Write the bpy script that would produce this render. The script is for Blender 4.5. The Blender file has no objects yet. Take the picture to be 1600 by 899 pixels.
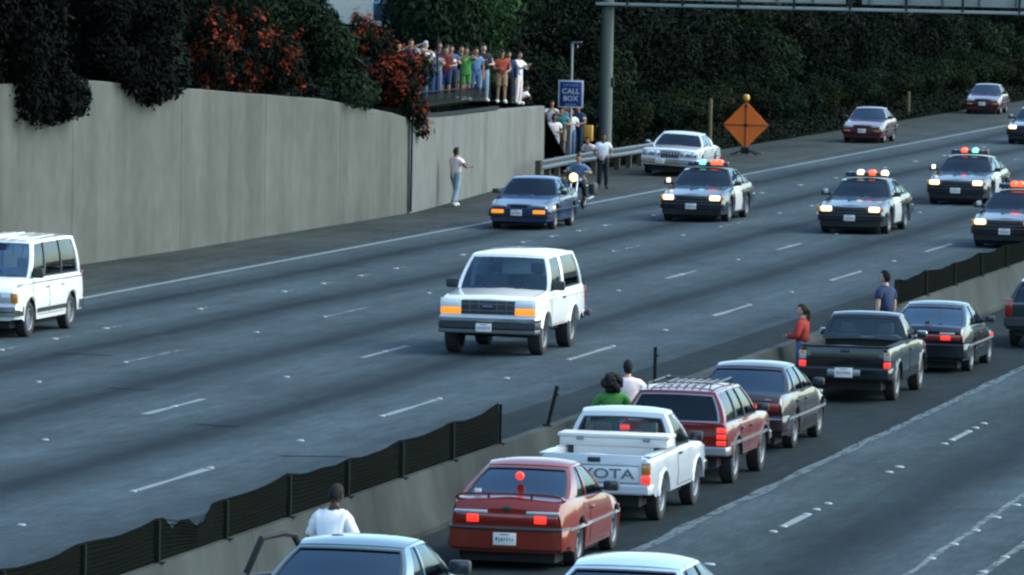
import bpy, bmesh, math, random
from mathutils import Vector, Matrix, noise as mnoise
R = math.radians
SC = bpy.context.scene
COL = SC.collection
# ------------------------------------------------------------------ camera
cam = bpy.data.cameras.new('camera'); camo = bpy.data.objects.new('camera', cam); COL.objects.link(camo)
cam.sensor_width = 36; cam.sensor_fit = 'HORIZONTAL'; cam.lens = 9650/1600*36
cam.clip_start = 1; cam.clip_end = 6000
ROT = Matrix(((0.9760349, -0.0318436, 0.2152716), (0.2166964, 0.0514717, -0.9748812), (0.0199633, 0.9981666, 0.0571386)))
camo.matrix_world = Matrix.Translation((0, 0, 8.1)) @ ROT.to_4x4()
SC.camera = camo
# ------------------------------------------------------------------ sky, sun, exposure
SUN_EL, SUN_AZ = R(42), R(72)          # azimuth measured from +Y (along the road) towards +X
wd = bpy.data.worlds.new('World'); SC.world = wd; wd.use_nodes = True
wn = wd.node_tree.nodes; wl = wd.node_tree.links
bg = wn['Background']; sky = wn.new('ShaderNodeTexSky'); sky.sky_type = 'NISHITA'; sky.sun_disc = False
sky.sun_elevation = SUN_EL; sky.sun_rotation = SUN_AZ; sky.air_density = 1.0; sky.dust_density = 2.5; sky.ozone_density = 3
tint = wn.new('ShaderNodeMix'); tint.data_type = 'RGBA'; tint.blend_type = 'MULTIPLY'; tint.inputs[0].default_value = 1; tint.inputs[7].default_value = (.86, 1.0, .96, 1)   # cool slide-film cast
wl.new(sky.outputs[0], tint.inputs[6]); wl.new(tint.outputs[2], bg.inputs[0]); bg.inputs[1].default_value = 0.15
sl = bpy.data.lights.new('sun', 'SUN'); so = bpy.data.objects.new('sun', sl); COL.objects.link(so)
sl.energy = 0.5; sl.angle = R(45); sl.color = (1, .93, .84)
sd = Vector((math.sin(SUN_AZ)*math.cos(SUN_EL), math.cos(SUN_AZ)*math.cos(SUN_EL), math.sin(SUN_EL)))
so.rotation_euler = sd.to_track_quat('Z', 'Y').to_euler()
vs = SC.view_settings; vs.view_transform = 'Standard'; vs.look = 'None'; vs.gamma = 1; vs.exposure = 1.62
SC.cycles.filter_width = 2.4
SC.cycles.max_bounces = 8; SC.cycles.transparent_max_bounces = 12
SC.cycles.sample_clamp_indirect = 6
# ------------------------------------------------------------------ materials
MATS = {}
def nt(name):
    m = bpy.data.materials.new(name); m.use_nodes = True
    return m, m.node_tree.nodes, m.node_tree.links, m.node_tree.nodes['Principled BSDF']
def mat(name, col, rough=.6, metal=0, coat=0, emit=None, es=0, var=.12, scale=6, spec=.5, bump=0):
    if name in MATS: return MATS[name]
    m, n, l, p = nt(name)
    if var > 0:
        tc = n.new('ShaderNodeTexCoord'); nz = n.new('ShaderNodeTexNoise'); nz.inputs['Scale'].default_value = scale; nz.inputs['Detail'].default_value = 5
        l.new(tc.outputs['Object'], nz.inputs['Vector'])
        mx = n.new('ShaderNodeMix'); mx.data_type = 'RGBA'
        mx.inputs[6].default_value = (*[c*(1-var) for c in col], 1); mx.inputs[7].default_value = (*[min(1, c*(1+var)) for c in col], 1)
        l.new(nz.outputs['Fac'], mx.inputs[0]); l.new(mx.outputs[2], p.inputs['Base Color'])
        if bump:
            b = n.new('ShaderNodeBump'); b.inputs['Strength'].default_value = bump; b.inputs['Distance'].default_value = .02
            l.new(nz.outputs['Fac'], b.inputs['Height']); l.new(b.outputs[0], p.inputs['Normal'])
    else: p.inputs['Base Color'].default_value = (*col, 1)
    p.inputs['Roughness'].default_value = rough; p.inputs['Metallic'].default_value = metal
    p.inputs['Specular IOR Level'].default_value = spec
    p.inputs['Coat Weight'].default_value = coat; p.inputs['Coat Roughness'].default_value = .04
    if emit: p.inputs['Emission Color'].default_value = (*emit, 1); p.inputs['Emission Strength'].default_value = es
    MATS[name] = m; return m
def paint(name, col, metal=.0, rough=.38):
    """car paint with clear coat and road dust low on the body"""
    if name in MATS: return MATS[name]
    m, n, l, p = nt(name)
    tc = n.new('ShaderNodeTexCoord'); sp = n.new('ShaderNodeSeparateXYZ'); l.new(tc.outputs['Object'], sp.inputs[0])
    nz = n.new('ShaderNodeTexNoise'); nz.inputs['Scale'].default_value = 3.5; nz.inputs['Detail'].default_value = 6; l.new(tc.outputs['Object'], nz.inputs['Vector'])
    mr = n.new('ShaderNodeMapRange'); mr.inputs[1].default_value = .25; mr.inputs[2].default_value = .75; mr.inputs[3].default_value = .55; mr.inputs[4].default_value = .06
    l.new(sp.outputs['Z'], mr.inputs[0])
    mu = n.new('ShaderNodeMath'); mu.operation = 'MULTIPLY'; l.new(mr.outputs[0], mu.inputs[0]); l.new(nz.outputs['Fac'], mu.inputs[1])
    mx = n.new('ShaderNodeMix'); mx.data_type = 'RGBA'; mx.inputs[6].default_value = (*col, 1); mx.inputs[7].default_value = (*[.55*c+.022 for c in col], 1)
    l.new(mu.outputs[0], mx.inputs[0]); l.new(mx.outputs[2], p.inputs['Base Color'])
    p.inputs['Metallic'].default_value = metal; p.inputs['Roughness'].default_value = rough; p.inputs['Specular IOR Level'].default_value = .12
    p.inputs['Coat Weight'].default_value = 1; p.inputs['Coat Roughness'].default_value = .05; p.inputs['Coat IOR'].default_value = 1.6
    MATS[name] = m; return m
def glass(name, tint, refl=1.6, gc=(.88, .94, 1)):
    if name in MATS: return MATS[name]
    m, n, l, p = nt(name); n.remove(p)
    t = n.new('ShaderNodeBsdfTransparent'); t.inputs[0].default_value = (*tint, 1)
    g = n.new('ShaderNodeBsdfGlossy'); g.inputs['Roughness'].default_value = .03; g.inputs[0].default_value = (*gc, 1)
    f = n.new('ShaderNodeFresnel'); f.inputs['IOR'].default_value = refl
    mx = n.new('ShaderNodeMixShader'); l.new(f.outputs[0], mx.inputs[0]); l.new(t.outputs[0], mx.inputs[1]); l.new(g.outputs[0], mx.inputs[2])
    l.new(mx.outputs[0], n['Material Output'].inputs[0])
    MATS[name] = m; return m
def setup_mats():
    mat('rubber', (.018, .018, .02), .85); mat('black_plastic', (.022, .022, .024), .55); mat('trim', (.03, .03, .033), .4)
    mat('underside', (.012, .012, .013), .9); mat('chrome', (.75, .76, .78), .12, 1, var=.03); mat('alloy', (.26, .27, .29), .4, .7)
    mat('steel_wheel', (.22, .23, .25), .45, .6); mat('mirror_dark', (.06, .07, .08), .12, .6); mat('interior_dark', (.05, .055, .062), .8); mat('interior_grey', (.12, .125, .13), .8); mat('interior_tan', (.16, .12, .09), .8)
    mat('head_lit', (1, .85, .6), .2, emit=(1, .56, .20), es=1.1, var=0); mat('amber_lit', (.5, .16, .01), .3, emit=(1, .30, .01), es=.34, var=0)
    mat('amber', (.55, .2, .02), .25, coat=1); mat('clear_lens', (.5, .52, .54), .12, .3, coat=1); mat('red_lens', (.22, .012, .01), .22, coat=1)
    mat('brake_lit', (.9, .05, .03), .3, emit=(1, .03, .015), es=.40, var=0)
    mat('plate', (.75, .68, .62), .5); mat('plate_ink', (.1, .1, .2), .6); mat('plate_red', (.6, .2, .2), .6)
    mat('flash_red', (1, .1, .05), .3, emit=(1, .07, .02), es=1.0, var=0); mat('flash_blue', (.3, .9, .9), .3, emit=(.13, .75, .68), es=.8, var=0)
    mat('flash_white', (1, .9, .8), .3, emit=(1, .78, .5), es=.6, var=0)
    mat('dark_lens_red', (.1, .01, .01), .2, coat=1); mat('dark_lens_blue', (.01, .02, .08), .2, coat=1)
    mat('silver_trim', (.3, .31, .33), .35, .7); mat('white_plastic', (.7, .7, .68), .5)
    glass('glass', (.74, .81, .83), 1.5, (.72, .86, 1)); glass('glass_dark', (.5, .56, .58), 1.4); glass('glass_clear', (.86, .9, .88), 1.5); glass('glass_open', (.92, .95, .94), 1.25)
    glass('glass_blue', (.5, .6, .65), 1.95, (.62, .82, 1))
setup_mats()
M = MATS
def worn_mat(name, col, lo, hi, scale=(3, .6, 1)):
    """paint or dust worn through in patches"""
    m, n, l, p = nt(name); p.inputs['Base Color'].default_value = (*col, 1); p.inputs['Roughness'].default_value = .9; p.inputs['Specular IOR Level'].default_value = .1
    g = n.new('ShaderNodeNewGeometry'); mp = n.new('ShaderNodeMapping'); mp.inputs['Scale'].default_value = scale; l.new(g.outputs['Position'], mp.inputs[0])
    z = n.new('ShaderNodeTexNoise'); z.inputs['Scale'].default_value = 2.4; z.inputs['Detail'].default_value = 8; z.inputs['Roughness'].default_value = .7; l.new(mp.outputs[0], z.inputs['Vector'])
    r = n.new('ShaderNodeMapRange'); r.inputs[1].default_value = lo; r.inputs[2].default_value = hi; l.new(z.outputs['Fac'], r.inputs[0]); l.new(r.outputs[0], p.inputs['Alpha'])
    MATS[name] = m; return m
# ------------------------------------------------------------------ mesh helpers
class MB:
    def __init__(s): s.v = []; s.f = []; s.m = []
    def add(s, vs, fs, mi=0):
        o = len(s.v); s.v += [tuple(v) for v in vs]; s.f += [tuple(i+o for i in f) for f in fs]; s.m += [mi]*len(fs)
    def box(s, c, d, mi=0, mt=None, taper=1.0):
        x, y, z = (k/2 for k in d); t = taper
        vs = [Vector((-x,-y,-z)), Vector((x,-y,-z)), Vector((x,y,-z)), Vector((-x,y,-z)), Vector((-x*t,-y*t,z)), Vector((x*t,-y*t,z)), Vector((x*t,y*t,z)), Vector((-x*t,y*t,z))]
        if mt is not None: vs = [mt @ v for v in vs]
        vs = [v + Vector(c) for v in vs]
        s.add(vs, [(0,3,2,1),(4,5,6,7),(0,1,5,4),(1,2,6,5),(2,3,7,6),(3,0,4,7)], mi)
    def bar(s, a, b, w, h=None, mi=0):
        a = Vector(a); b = Vector(b); d = b-a
        q = d.to_track_quat('Z', 'Y').to_matrix()
        s.box((a+b)/2, (w, h or w, d.length), mi, q)
    def tube(s, pts, rad, n=8, mi=0, cap=True):
        pts = [Vector(p) for p in pts]; rad = rad if isinstance(rad, (list, tuple)) else [rad]*len(pts)
        vs = []; fs = []
        for i, p in enumerate(pts):
            d = (pts[min(i+1, len(pts)-1)] - pts[max(i-1, 0)]).normalized()
            a = d.cross(Vector((0,0,1)) if abs(d.z) < .95 else Vector((0,1,0))).normalized(); b = d.cross(a)
            for k in range(n):
                t = 2*math.pi*k/n; vs.append(p + (a*math.cos(t) + b*math.sin(t))*rad[i])
        for i in range(len(pts)-1):
            for k in range(n): fs.append((i*n+k, i*n+(k+1) % n, (i+1)*n+(k+1) % n, (i+1)*n+k))
        if cap: fs.append(tuple(range(n-1, -1, -1))); fs.append(tuple((len(pts)-1)*n+k for k in range(n)))
        s.add(vs, fs, mi)
    def patch(s, p00, p10, p11, p01, nu=4, nv=4, bulge=0, th=.02, mi=0):
        """slab: bilinear patch (00-10 along u, 00-01 along v), bulging along its normal, th thick inward"""
        p00, p10, p11, p01 = map(Vector, (p00, p10, p11, p01))
        n = ((p10-p00)+(p11-p01)).cross((p01-p00)+(p11-p10)).normalized()
        vs = []
        for layer in (0, -th):
            for j in range(nv+1):
                for i in range(nu+1):
                    a = i/nu; b = j/nv
                    p = p00*(1-a)*(1-b)+p10*a*(1-b)+p11*a*b+p01*(1-a)*b
                    vs.append(p + n*(bulge*(1-(2*a-1)**2)*(1-(2*b-1)**4) + layer))
        N = (nu+1)*(nv+1); fs = []
        ix = lambda i, j, o: o*N + j*(nu+1)+i
        for j in range(nv):
            for i in range(nu):
                fs.append((ix(i,j,0), ix(i+1,j,0), ix(i+1,j+1,0), ix(i,j+1,0)))
                fs.append((ix(i,j,1), ix(i,j+1,1), ix(i+1,j+1,1), ix(i+1,j,1)))
        for i in range(nu):
            fs.append((ix(i,0,0), ix(i,0,1), ix(i+1,0,1), ix(i+1,0,0))); fs.append((ix(i,nv,0), ix(i+1,nv,0), ix(i+1,nv,1), ix(i,nv,1)))
        for j in range(nv):
            fs.append((ix(0,j,0), ix(0,j+1,0), ix(0,j+1,1), ix(0,j,1))); fs.append((ix(nu,j,0), ix(nu,j,1), ix(nu,j+1,1), ix(nu,j+1,0)))
        s.add(vs, fs, mi)
    def lathe(s, prof, n=20, axis='X', c=(0,0,0), mis=None):
        """prof: list of (axial, radius)"""
        vs = []; c = Vector(c)
        for a, r in prof:
            for k in range(n):
                t = 2*math.pi*k/n; q = (r*math.cos(t), r*math.sin(t))
                vs.append(c + Vector({'X': (a, q[0], q[1]), 'Y': (q[0], a, q[1]), 'Z': (q[0], q[1], a)}[axis]))
        for i in range(len(prof)-1):
            fs = [(i*n+k, i*n+(k+1) % n, (i+1)*n+(k+1) % n, (i+1)*n+k) for k in range(n)]
            o = len(s.v) if i == 0 else o
            if i == 0: s.v += [tuple(v) for v in vs]
            s.f += [tuple(j+o for j in f) for f in fs]; s.m += [(mis[i] if mis else 0)]*n
    def build(s, name, mats, parent=None, smooth=30, fix=True):
        me = bpy.data.meshes.new(name); me.from_pydata(s.v, [], s.f)
        for m in (mats if isinstance(mats, (list, tuple)) else [mats]): me.materials.append(m if not isinstance(m, str) else MATS[m])
        if any(s.m): me.polygons.foreach_set('material_index', s.m)
        if fix:
            bm = bmesh.new(); bm.from_mesh(me); bmesh.ops.recalc_face_normals(bm, faces=bm.faces); bm.to_mesh(me); bm.free()
        if smooth:
            me.polygons.foreach_set('use_smooth', [True]*len(me.polygons)); me.set_sharp_from_angle(angle=R(smooth))
        return link(name, me, parent)
def link(name, me, parent=None):
    o = bpy.data.objects.new(name, me); COL.objects.link(o)
    if parent is not None: o.parent = parent
    return o
def tag(o, label=None, cat=None, group=None, kind=None):
    if label: o['label'] = label
    if cat: o['category'] = cat
    if group: o['group'] = group
    if kind: o['kind'] = kind
    return o
def empty(name, loc=(0,0,0), rz=0):
    o = bpy.data.objects.new(name, None); COL.objects.link(o); o.location = loc; o.rotation_euler = (0, 0, rz); o.empty_display_size = .3
    return o
def copy_tree(o, parent=None):
    c = o.copy(); COL.objects.link(c)
    if parent is not None: c.parent = parent
    for ch in o.children: copy_tree(ch, c)
    return c
def rbox(name, c, d, m, parent, bev=.02, smooth=40):
    """bevelled box part"""
    bm = bmesh.new(); bmesh.ops.create_cube(bm, size=1)
    for v in bm.verts: v.co = Vector((v.co.x*d[0], v.co.y*d[1], v.co.z*d[2]))
    if bev: bmesh.ops.bevel(bm, geom=bm.edges[:], offset=min(bev, min(d)*.35), segments=2, affect='EDGES', profile=.5)
    for v in bm.verts: v.co += Vector(c)
    me = bpy.data.meshes.new(name); bm.to_mesh(me); bm.free(); me.materials.append(MATS[m] if isinstance(m, str) else m)
    me.polygons.foreach_set('use_smooth', [True]*len(me.polygons)); me.set_sharp_from_angle(angle=R(smooth))
    return link(name, me, parent)
def text_mesh(name, body, size, m, parent, loc, rot, depth=.004, sx=1.0, font_off=0):
    cu = bpy.data.curves.new(name, 'FONT'); cu.body = body; cu.size = size; cu.extrude = depth; cu.align_x = 'CENTER'; cu.align_y = 'CENTER'; cu.offset = font_off
    t = bpy.data.objects.new('tmp_text', cu); COL.objects.link(t)
    dg = bpy.context.evaluated_depsgraph_get(); me = bpy.data.meshes.new_from_object(t.evaluated_get(dg))
    bpy.data.objects.remove(t); me.materials.clear(); me.materials.append(MATS[m])
    o = link(name, me, parent); o.location = loc; o.rotation_euler = rot; o.scale = (sx, 1, 1)
    return o
# ------------------------------------------------------------------ the setting: ground, pavement, markings
def road_mat(name, x0, x1, stops, streak=.25, base_rough=.75, blot=.3, patch=.0):
    """pavement: colour by lane position (oil-darkened lane middles), streaked along the road, blotched"""
    m, n, l, p = nt(name)
    g = n.new('ShaderNodeNewGeometry'); sp = n.new('ShaderNodeSeparateXYZ'); l.new(g.outputs['Position'], sp.inputs[0])
    mr = n.new('ShaderNodeMapRange'); mr.inputs[1].default_value = x0; mr.inputs[2].default_value = x1
    # wander the bands slightly
    mpw = n.new('ShaderNodeMapping'); mpw.inputs['Scale'].default_value = (.12, .03, 1); l.new(g.outputs['Position'], mpw.inputs[0])
    nw = n.new('ShaderNodeTexNoise'); nw.inputs['Scale'].default_value = 1; nw.inputs['Detail'].default_value = 3; l.new(mpw.outputs[0], nw.inputs['Vector'])
    ma = n.new('ShaderNodeMath'); ma.operation = 'MULTIPLY_ADD'; ma.inputs[1].default_value = 1.3; l.new(nw.outputs['Fac'], ma.inputs[0])
    sb = n.new('ShaderNodeMath'); sb.operation = 'SUBTRACT'; sb.inputs[1].default_value = .65; l.new(sp.outputs['X'], sb.inputs[0]); l.new(sb.outputs[0], ma.inputs[2])
    l.new(ma.outputs[0], mr.inputs[0])
    cr = n.new('ShaderNodeValToRGB'); el = cr.color_ramp.elements; cr.color_ramp.interpolation = 'EASE'
    for i, (x, c) in enumerate(stops):
        pos = (x-x0)/(x1-x0)
        e = el[i] if i < 2 else el.new(pos)
        e.position = pos; e.color = (*c, 1)
    l.new(mr.outputs[0], cr.inputs[0])
    def mul(col_out, vec_scale, scale, lo, hi, detail=5, rough=.6):
        mp = n.new('ShaderNodeMapping'); mp.inputs['Scale'].default_value = vec_scale; l.new(g.outputs['Position'], mp.inputs[0])
        nz = n.new('ShaderNodeTexNoise'); nz.inputs['Scale'].default_value = scale; nz.inputs['Detail'].default_value = detail; nz.inputs['Roughness'].default_value = rough; l.new(mp.outputs[0], nz.inputs['Vector'])
        r = n.new('ShaderNodeMapRange'); r.inputs[1].default_value = .3; r.inputs[2].default_value = .7; r.inputs[3].default_value = lo; r.inputs[4].default_value = hi; l.new(nz.outputs['Fac'], r.inputs[0])
        mx = n.new('ShaderNodeMix'); mx.data_type = 'RGBA'; mx.blend_type = 'MULTIPLY'; mx.inputs[0].default_value = 1
        l.new(col_out, mx.inputs[6]); l.new(r.outputs[0], mx.inputs[7]); return mx.outputs[2], nz
    c, _ = mul(cr.outputs[0], (1.6, .035, 1), 1.4, 1-streak, 1+streak)
    c, _ = mul(c, (1, .5, 1), .35, 1-blot*.6, 1+blot*.6)
    c, _ = mul(c, (1, .28, 1), 2.6, .80, 1.2, 7, .7)
    c, _ = mul(c, (1, .10, 1), 11, .80, 1.2, 4, .8)
    c, fine = mul(c, (1, 1, 1), 14, .8, 1.2, 8, .75)
    # slab joints across the lanes: hairline and slightly irregular in tone
    md = n.new('ShaderNodeMath'); md.operation = 'PINGPONG'; md.inputs[1].default_value = 2.3; l.new(sp.outputs['Y'], md.inputs[0])
    lt = n.new('ShaderNodeMath'); lt.operation = 'LESS_THAN'; lt.inputs[1].default_value = .03; l.new(md.outputs[0], lt.inputs[0])
    mj = n.new('ShaderNodeMix'); mj.data_type = 'RGBA'; l.new(c, mj.inputs[6]); mj.inputs[7].default_value = (.03, .03, .03, 1)
    k = n.new('ShaderNodeMath'); k.operation = 'MULTIPLY'; k.inputs[1].default_value = patch; l.new(lt.outputs[0], k.inputs[0]); l.new(k.outputs[0], mj.inputs[0])
    l.new(mj.outputs[2], p.inputs['Base Color'])
    p.inputs['Roughness'].default_value = .95; p.inputs['Specular IOR Level'].default_value = .06
    b = n.new('ShaderNodeBump'); b.inputs['Strength'].default_value = .35; b.inputs['Distance'].default_value = .01; l.new(fine.outputs['Fac'], b.inputs['Height']); l.new(b.outputs[0], p.inputs['Normal'])
    return m
def sheet(name, x0, x1, y0, y1, z, m, nx=1, ny=1):
    b = MB()
    vs = [(x0+(x1-x0)*i/nx, y0+(y1-y0)*j/ny, z) for j in range(ny+1) for i in range(nx+1)]
    b.add(vs, [(j*(nx+1)+i, j*(nx+1)+i+1, (j+1)*(nx+1)+i+1, (j+1)*(nx+1)+i) for j in range(ny) for i in range(nx)])
    o = b.build(name, m, smooth=0, fix=False); o['kind'] = 'structure'; return o
Lg = (.047, .066, .077); Dk = (.015, .023, .030); Ld = (.031, .045, .053)
LANES = [-38.05, -34.75, -31.65, -28.05, -24.3]
st = [(-38.7, Ld)]
for a, b2 in zip(LANES[:-1], LANES[1:]):
    w_ = b2-a
    st += [(a+.14*w_, Lg), (a+.34*w_, Ld), (a+.5*w_, Dk), (a+.66*w_, Ld), (a+.84*w_, Lg)]
st += [(-23.9, Lg), (-22.6, Ld)]
m_lanes = road_mat('concrete_lanes', -38.7, -22.5, st, .13, patch=.45)
m_shoulder = road_mat('asphalt_shoulder', -50, -10, [(-50, (.016, .023, .026)), (-10, (.016, .023, .026))], .15)
m_edge = road_mat('dusty_shoulder', -50, -30, [(-44, (.030, .035, .033)), (-38.2, (.040, .048, .047))], .15, blot=.6)
m_right = road_mat('concrete_lanes_worn', -16.2, 10, [(-16.2, Ld), (-15.6, Lg), (-14.6, (.031, .046, .051)), (-13.3, Dk), (-12, Lg), (-10.4, (.027, .040, .045)), (-8.6, Dk), (-6.7, Lg), (-4.8, Dk), (-3, Lg), (10, Lg)], .16, patch=.45)
m_ground = road_mat('dry_ground', -50, 50, [(-50, (.05, .048, .042)), (50, (.05, .048, .042))], .1, blot=.6)
ground = sheet('ground', -3000, 3000, -3000, 3000, -.008, m_ground)
shoulder_far = sheet('outer_shoulder', -43.6, -38.6, -300, 640, 0.0, m_edge)
lanes = sheet('freeway_lanes', -38.6, -22.5, -300, 640, 0.0, m_lanes)
inner = sheet('inner_shoulder', -22.5, -15.9, -300, 640, 0.0, m_shoulder)
lanes2 = sheet('oncoming_lanes', -15.9, 14, -300, 640, 0.0, m_right)
# unseen ring of ridges, added to keep low sky out of car-side reflections
mat('horizon_blocker_mat', (.045, .06, .04), .95, var=.4, scale=.02)
bb = MB(); NR_ = 120; vs = []
for k in range(NR_):
    a_ = 2*math.pi*k/NR_; rr = 900+120*mnoise.noise((math.cos(a_)*3, math.sin(a_)*3, 2)); hh = 22+10*mnoise.noise((math.cos(a_)*4, math.sin(a_)*4, 7))+8*mnoise.noise((math.cos(a_)*15, math.sin(a_)*15, 1))
    for q, zq in ((rr-160, -1), (rr-60, hh*.6), (rr, hh), (rr+200, hh*.9)): vs.append((math.sin(a_)*q-20, math.cos(a_)*q, zq))
bb.add(vs, [(k*4+j, ((k+1) % NR_)*4+j, ((k+1) % NR_)*4+j+1, k*4+j+1) for k in range(NR_) for j in range(3)])
rd = bb.build('horizon_blocker', 'horizon_blocker_mat', smooth=180, fix=False); rd['kind'] = 'structure'
worn_mat('line_paint', (.19, .22, .225), .24, .44); worn_mat('line_worn', (.13, .16, .165), .34, .55); mat('dot_ceramic', (.26, .28, .28), .35)
worn_mat('dust_line', (.085, .115, .13), .30, .52); worn_mat('dust_faint', (.07, .085, .088), .40, .7)
def strip(name, x, y0, y1, w, m, parent, z=.004, wob=0, seed=0, step=2.0):
    b = MB(); n = max(1, int((y1-y0)/step)); rnd = random.Random(seed)
    vs = []
    for i in range(n+1):
        y = y0+(y1-y0)*i/n
        dx = wob*(mnoise.noise((y*.06, seed, 0)) + .6*mnoise.noise((y*.4, seed+5, 0)))
        ww = w*(1+(.7*mnoise.noise((y*.5, seed+9, 0)) if wob else 0))
        vs += [(x+dx-ww/2, y, z), (x+dx+ww/2, y, z)]
    b.add(vs, [(2*i, 2*i+1, 2*i+3, 2*i+2) for i in range(n)])
    return b.build(name, m, parent, smooth=0, fix=False)
strip('edge_line', -38.05, 40, 420, .17, M['line_paint'], lanes)
PITCH = 15.05
dash_mesh = {}
def dash(x, yc, ln, w, m, parent):
    o = strip('lane_dash', x, yc-ln/2, yc+ln/2, w, m, parent, wob=.012, seed=int(yc*7+x), step=.5); return o
def dot_mesh():
    b = MB(); b.lathe([(0, .055), (.012, .052), (.02, .03), (.02, .001)], 8, 'Z'); return b.build('lane_dot', 'dot_ceramic', smooth=60)
_d = dot_mesh(); DOT = _d.data; bpy.data.objects.remove(_d)
def dot(x, y, parent, s=1.0):
    o = link('lane_dot', DOT, parent); o.location = (x, y, .003); o.scale = (s*.75, s*.75, 1)
for k in range(-2, 12):
    y = 87.2 + PITCH*k
    dash(-24.3, y, 3.9, .13, M['line_paint'], lanes); dot(-24.3, y+2.1, lanes, 1.5); dot(-24.3, y-2.1, lanes, 1.5); dot(-24.3, y+7.5, lanes, 1.6)
    y = 100.6 + PITCH*k
    dash(-28.02, y-15.05, 3.7, .12, M['line_paint'] if k % 3 else M['line_worn'], lanes); dot(-28.02, y+7.5, lanes, 1.5); dot(-28.02, y, lanes, 1.5)
    y = 127.3 + PITCH*(k-2)
    dash(-31.7, y, 3.6, .11, M['line_worn'], lanes); dot(-31.7, y+7.6, lanes, 1.5); dot(-31.7, y-1.9, lanes, 1.3)
for k in range(46):
    y = 84 + k*3.55
    if k % 7 in (0, 1, 2, 3, 5): dot(-34.75, y, lanes, 1.9); dash(-34.75, y+.5, .9, .13, M['line_worn'], lanes)
# right-hand carriageway: wandering pale seam, dashes of dots, double line
for k in range(12):
    y = 84.9 + (k-2)*15.8
    dash(-14.6, y, 1.9, .12, M['line_paint'], lanes2)
    for d_ in (-1.9, -1.1, .8, 1.6, 2.6): dot(-14.6, y+d_, lanes2, 1.6)
    dot(-14.6, y-6.6, lanes2, 2.0); dot(-14.6, y+8.2, lanes2, 1.7)
for k in range(34):
    y = 70 + k*2.05
    if k % 6 != 4: dot(-12.0, y, lanes2, 1.7)
    if k % 5 != 3: dot(-11.1, y+.6, lanes2, 1.6)
strip('lane_line_worn', -12.05, 60, 170, .1, M['line_worn'], lanes2, wob=.16, seed=3, step=1)
strip('lane_line_paint', -11.1, 60, 170, .12, M['line_worn'], lanes2, wob=.03, seed=8, step=1)
strip('pavement_seam', -15.85, 50, 260, .17, M['dust_line'], inner, wob=.09, seed=21, step=.4, z=.006)
strip('pavement_edge', -38.7, 50, 420, .22, M['dust_faint'], shoulder_far, wob=.12, seed=14, step=.8, z=.005)
# scattered repair cracks and debris marks
mat('tar', (.018, .02, .022), 1, spec=0)
for i, (x, y, ln) in enumerate([(-26.3, 97, .9), (-29.8, 104, .8), (-33, 112, 1.1), (-26.6, 121, .7), (-23.4, 92, 1.0), (-30.2, 139, 1.2)]):
    o = strip('tar_patch', 0, -ln/2, ln/2, .1, M['tar'], lanes, wob=.1, seed=50+i, step=.2); o.location = (x, y, .001); o.rotation_euler.z = R(70+10*i)
# ------------------------------------------------------------------ median barrier with glare screen
def conc_mat(name, col, streak_amt=.35, moss=.0, zs=(1.2, 1.2, .12)):
    m, n, l, p = nt(name)
    g = n.new('ShaderNodeNewGeometry')
    def nz(scale, vs_, det=6):
        mp = n.new('ShaderNodeMapping'); mp.inputs['Scale'].default_value = vs_; l.new(g.outputs['Position'], mp.inputs[0])
        z = n.new('ShaderNodeTexNoise'); z.inputs['Scale'].default_value = scale; z.inputs['Detail'].default_value = det; l.new(mp.outputs[0], z.inputs['Vector']); return z
    a = nz(1.1, zs); b = nz(.5, (1, 1, 1)); c = nz(22, (1, 1, 1))
    r = n.new('ShaderNodeMapRange'); r.inputs[1].default_value = .32; r.inputs[2].default_value = .68; r.inputs[3].default_value = 1-streak_amt; r.inputs[4].default_value = 1+streak_amt*.6; l.new(a.outputs['Fac'], r.inputs[0])
    mx = n.new('ShaderNodeMix'); mx.data_type = 'RGBA'; mx.inputs[6].default_value = (*[k*.72 for k in col], 1); mx.inputs[7].default_value = (*[k*1.25 for k in col], 1); l.new(b.outputs['Fac'], mx.inputs[0])
    m2 = n.new('ShaderNodeMix'); m2.data_type = 'RGBA'; m2.blend_type = 'MULTIPLY'; m2.inputs[0].default_value = 1; l.new(mx.outputs[2], m2.inputs[6]); l.new(r.outputs[0], m2.inputs[7])
    st_ = nz(.9, (.9, .9, .07), 8); r3 = n.new('ShaderNodeMapRange'); r3.inputs[1].default_value = .52; r3.inputs[2].default_value = .72; r3.inputs[3].default_value = 0; r3.inputs[4].default_value = .38; l.new(st_.outputs['Fac'], r3.inputs[0])
    m3 = n.new('ShaderNodeMix'); m3.data_type = 'RGBA'; l.new(r3.outputs[0], m3.inputs[0]); l.new(m2.outputs[2], m3.inputs[6]); m3.inputs[7].default_value = (*[k*.38 for k in col], 1)
    bl_ = nz(2.2, (1, 1, .8), 8); r4 = n.new('ShaderNodeMapRange'); r4.inputs[1].default_value = .3; r4.inputs[2].default_value = .7; r4.inputs[3].default_value = .9; r4.inputs[4].default_value = 1.1; l.new(bl_.outputs['Fac'], r4.inputs[0])
    m4 = n.new('ShaderNodeMix'); m4.data_type = 'RGBA'; m4.blend_type = 'MULTIPLY'; m4.inputs[0].default_value = 1; l.new(m3.outputs[2], m4.inputs[6]); l.new(r4.outputs[0], m4.inputs[7])
    l.new(m4.outputs[2], p.inputs['Base Color']); p.inputs['Roughness'].default_value = .85; p.inputs['Specular IOR Level'].default_value = .2
    bu = n.new('ShaderNodeBump'); bu.inputs['Strength'].default_value = .4; bu.inputs['Distance'].default_value = .01; l.new(c.outputs['Fac'], bu.inputs['Height']); l.new(bu.outputs[0], p.inputs['Normal'])
    MATS[name] = m; return m
conc_mat('barrier_concrete', (.038, .044, .041), .4, zs=(1, .5, .5))
BX = -19.2
PROF = [(-.30, 0), (-.30, .075), (-.17, .33), (-.085, .8), (.085, .8), (.17, .33), (.30, .075), (.30, 0)]
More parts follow.
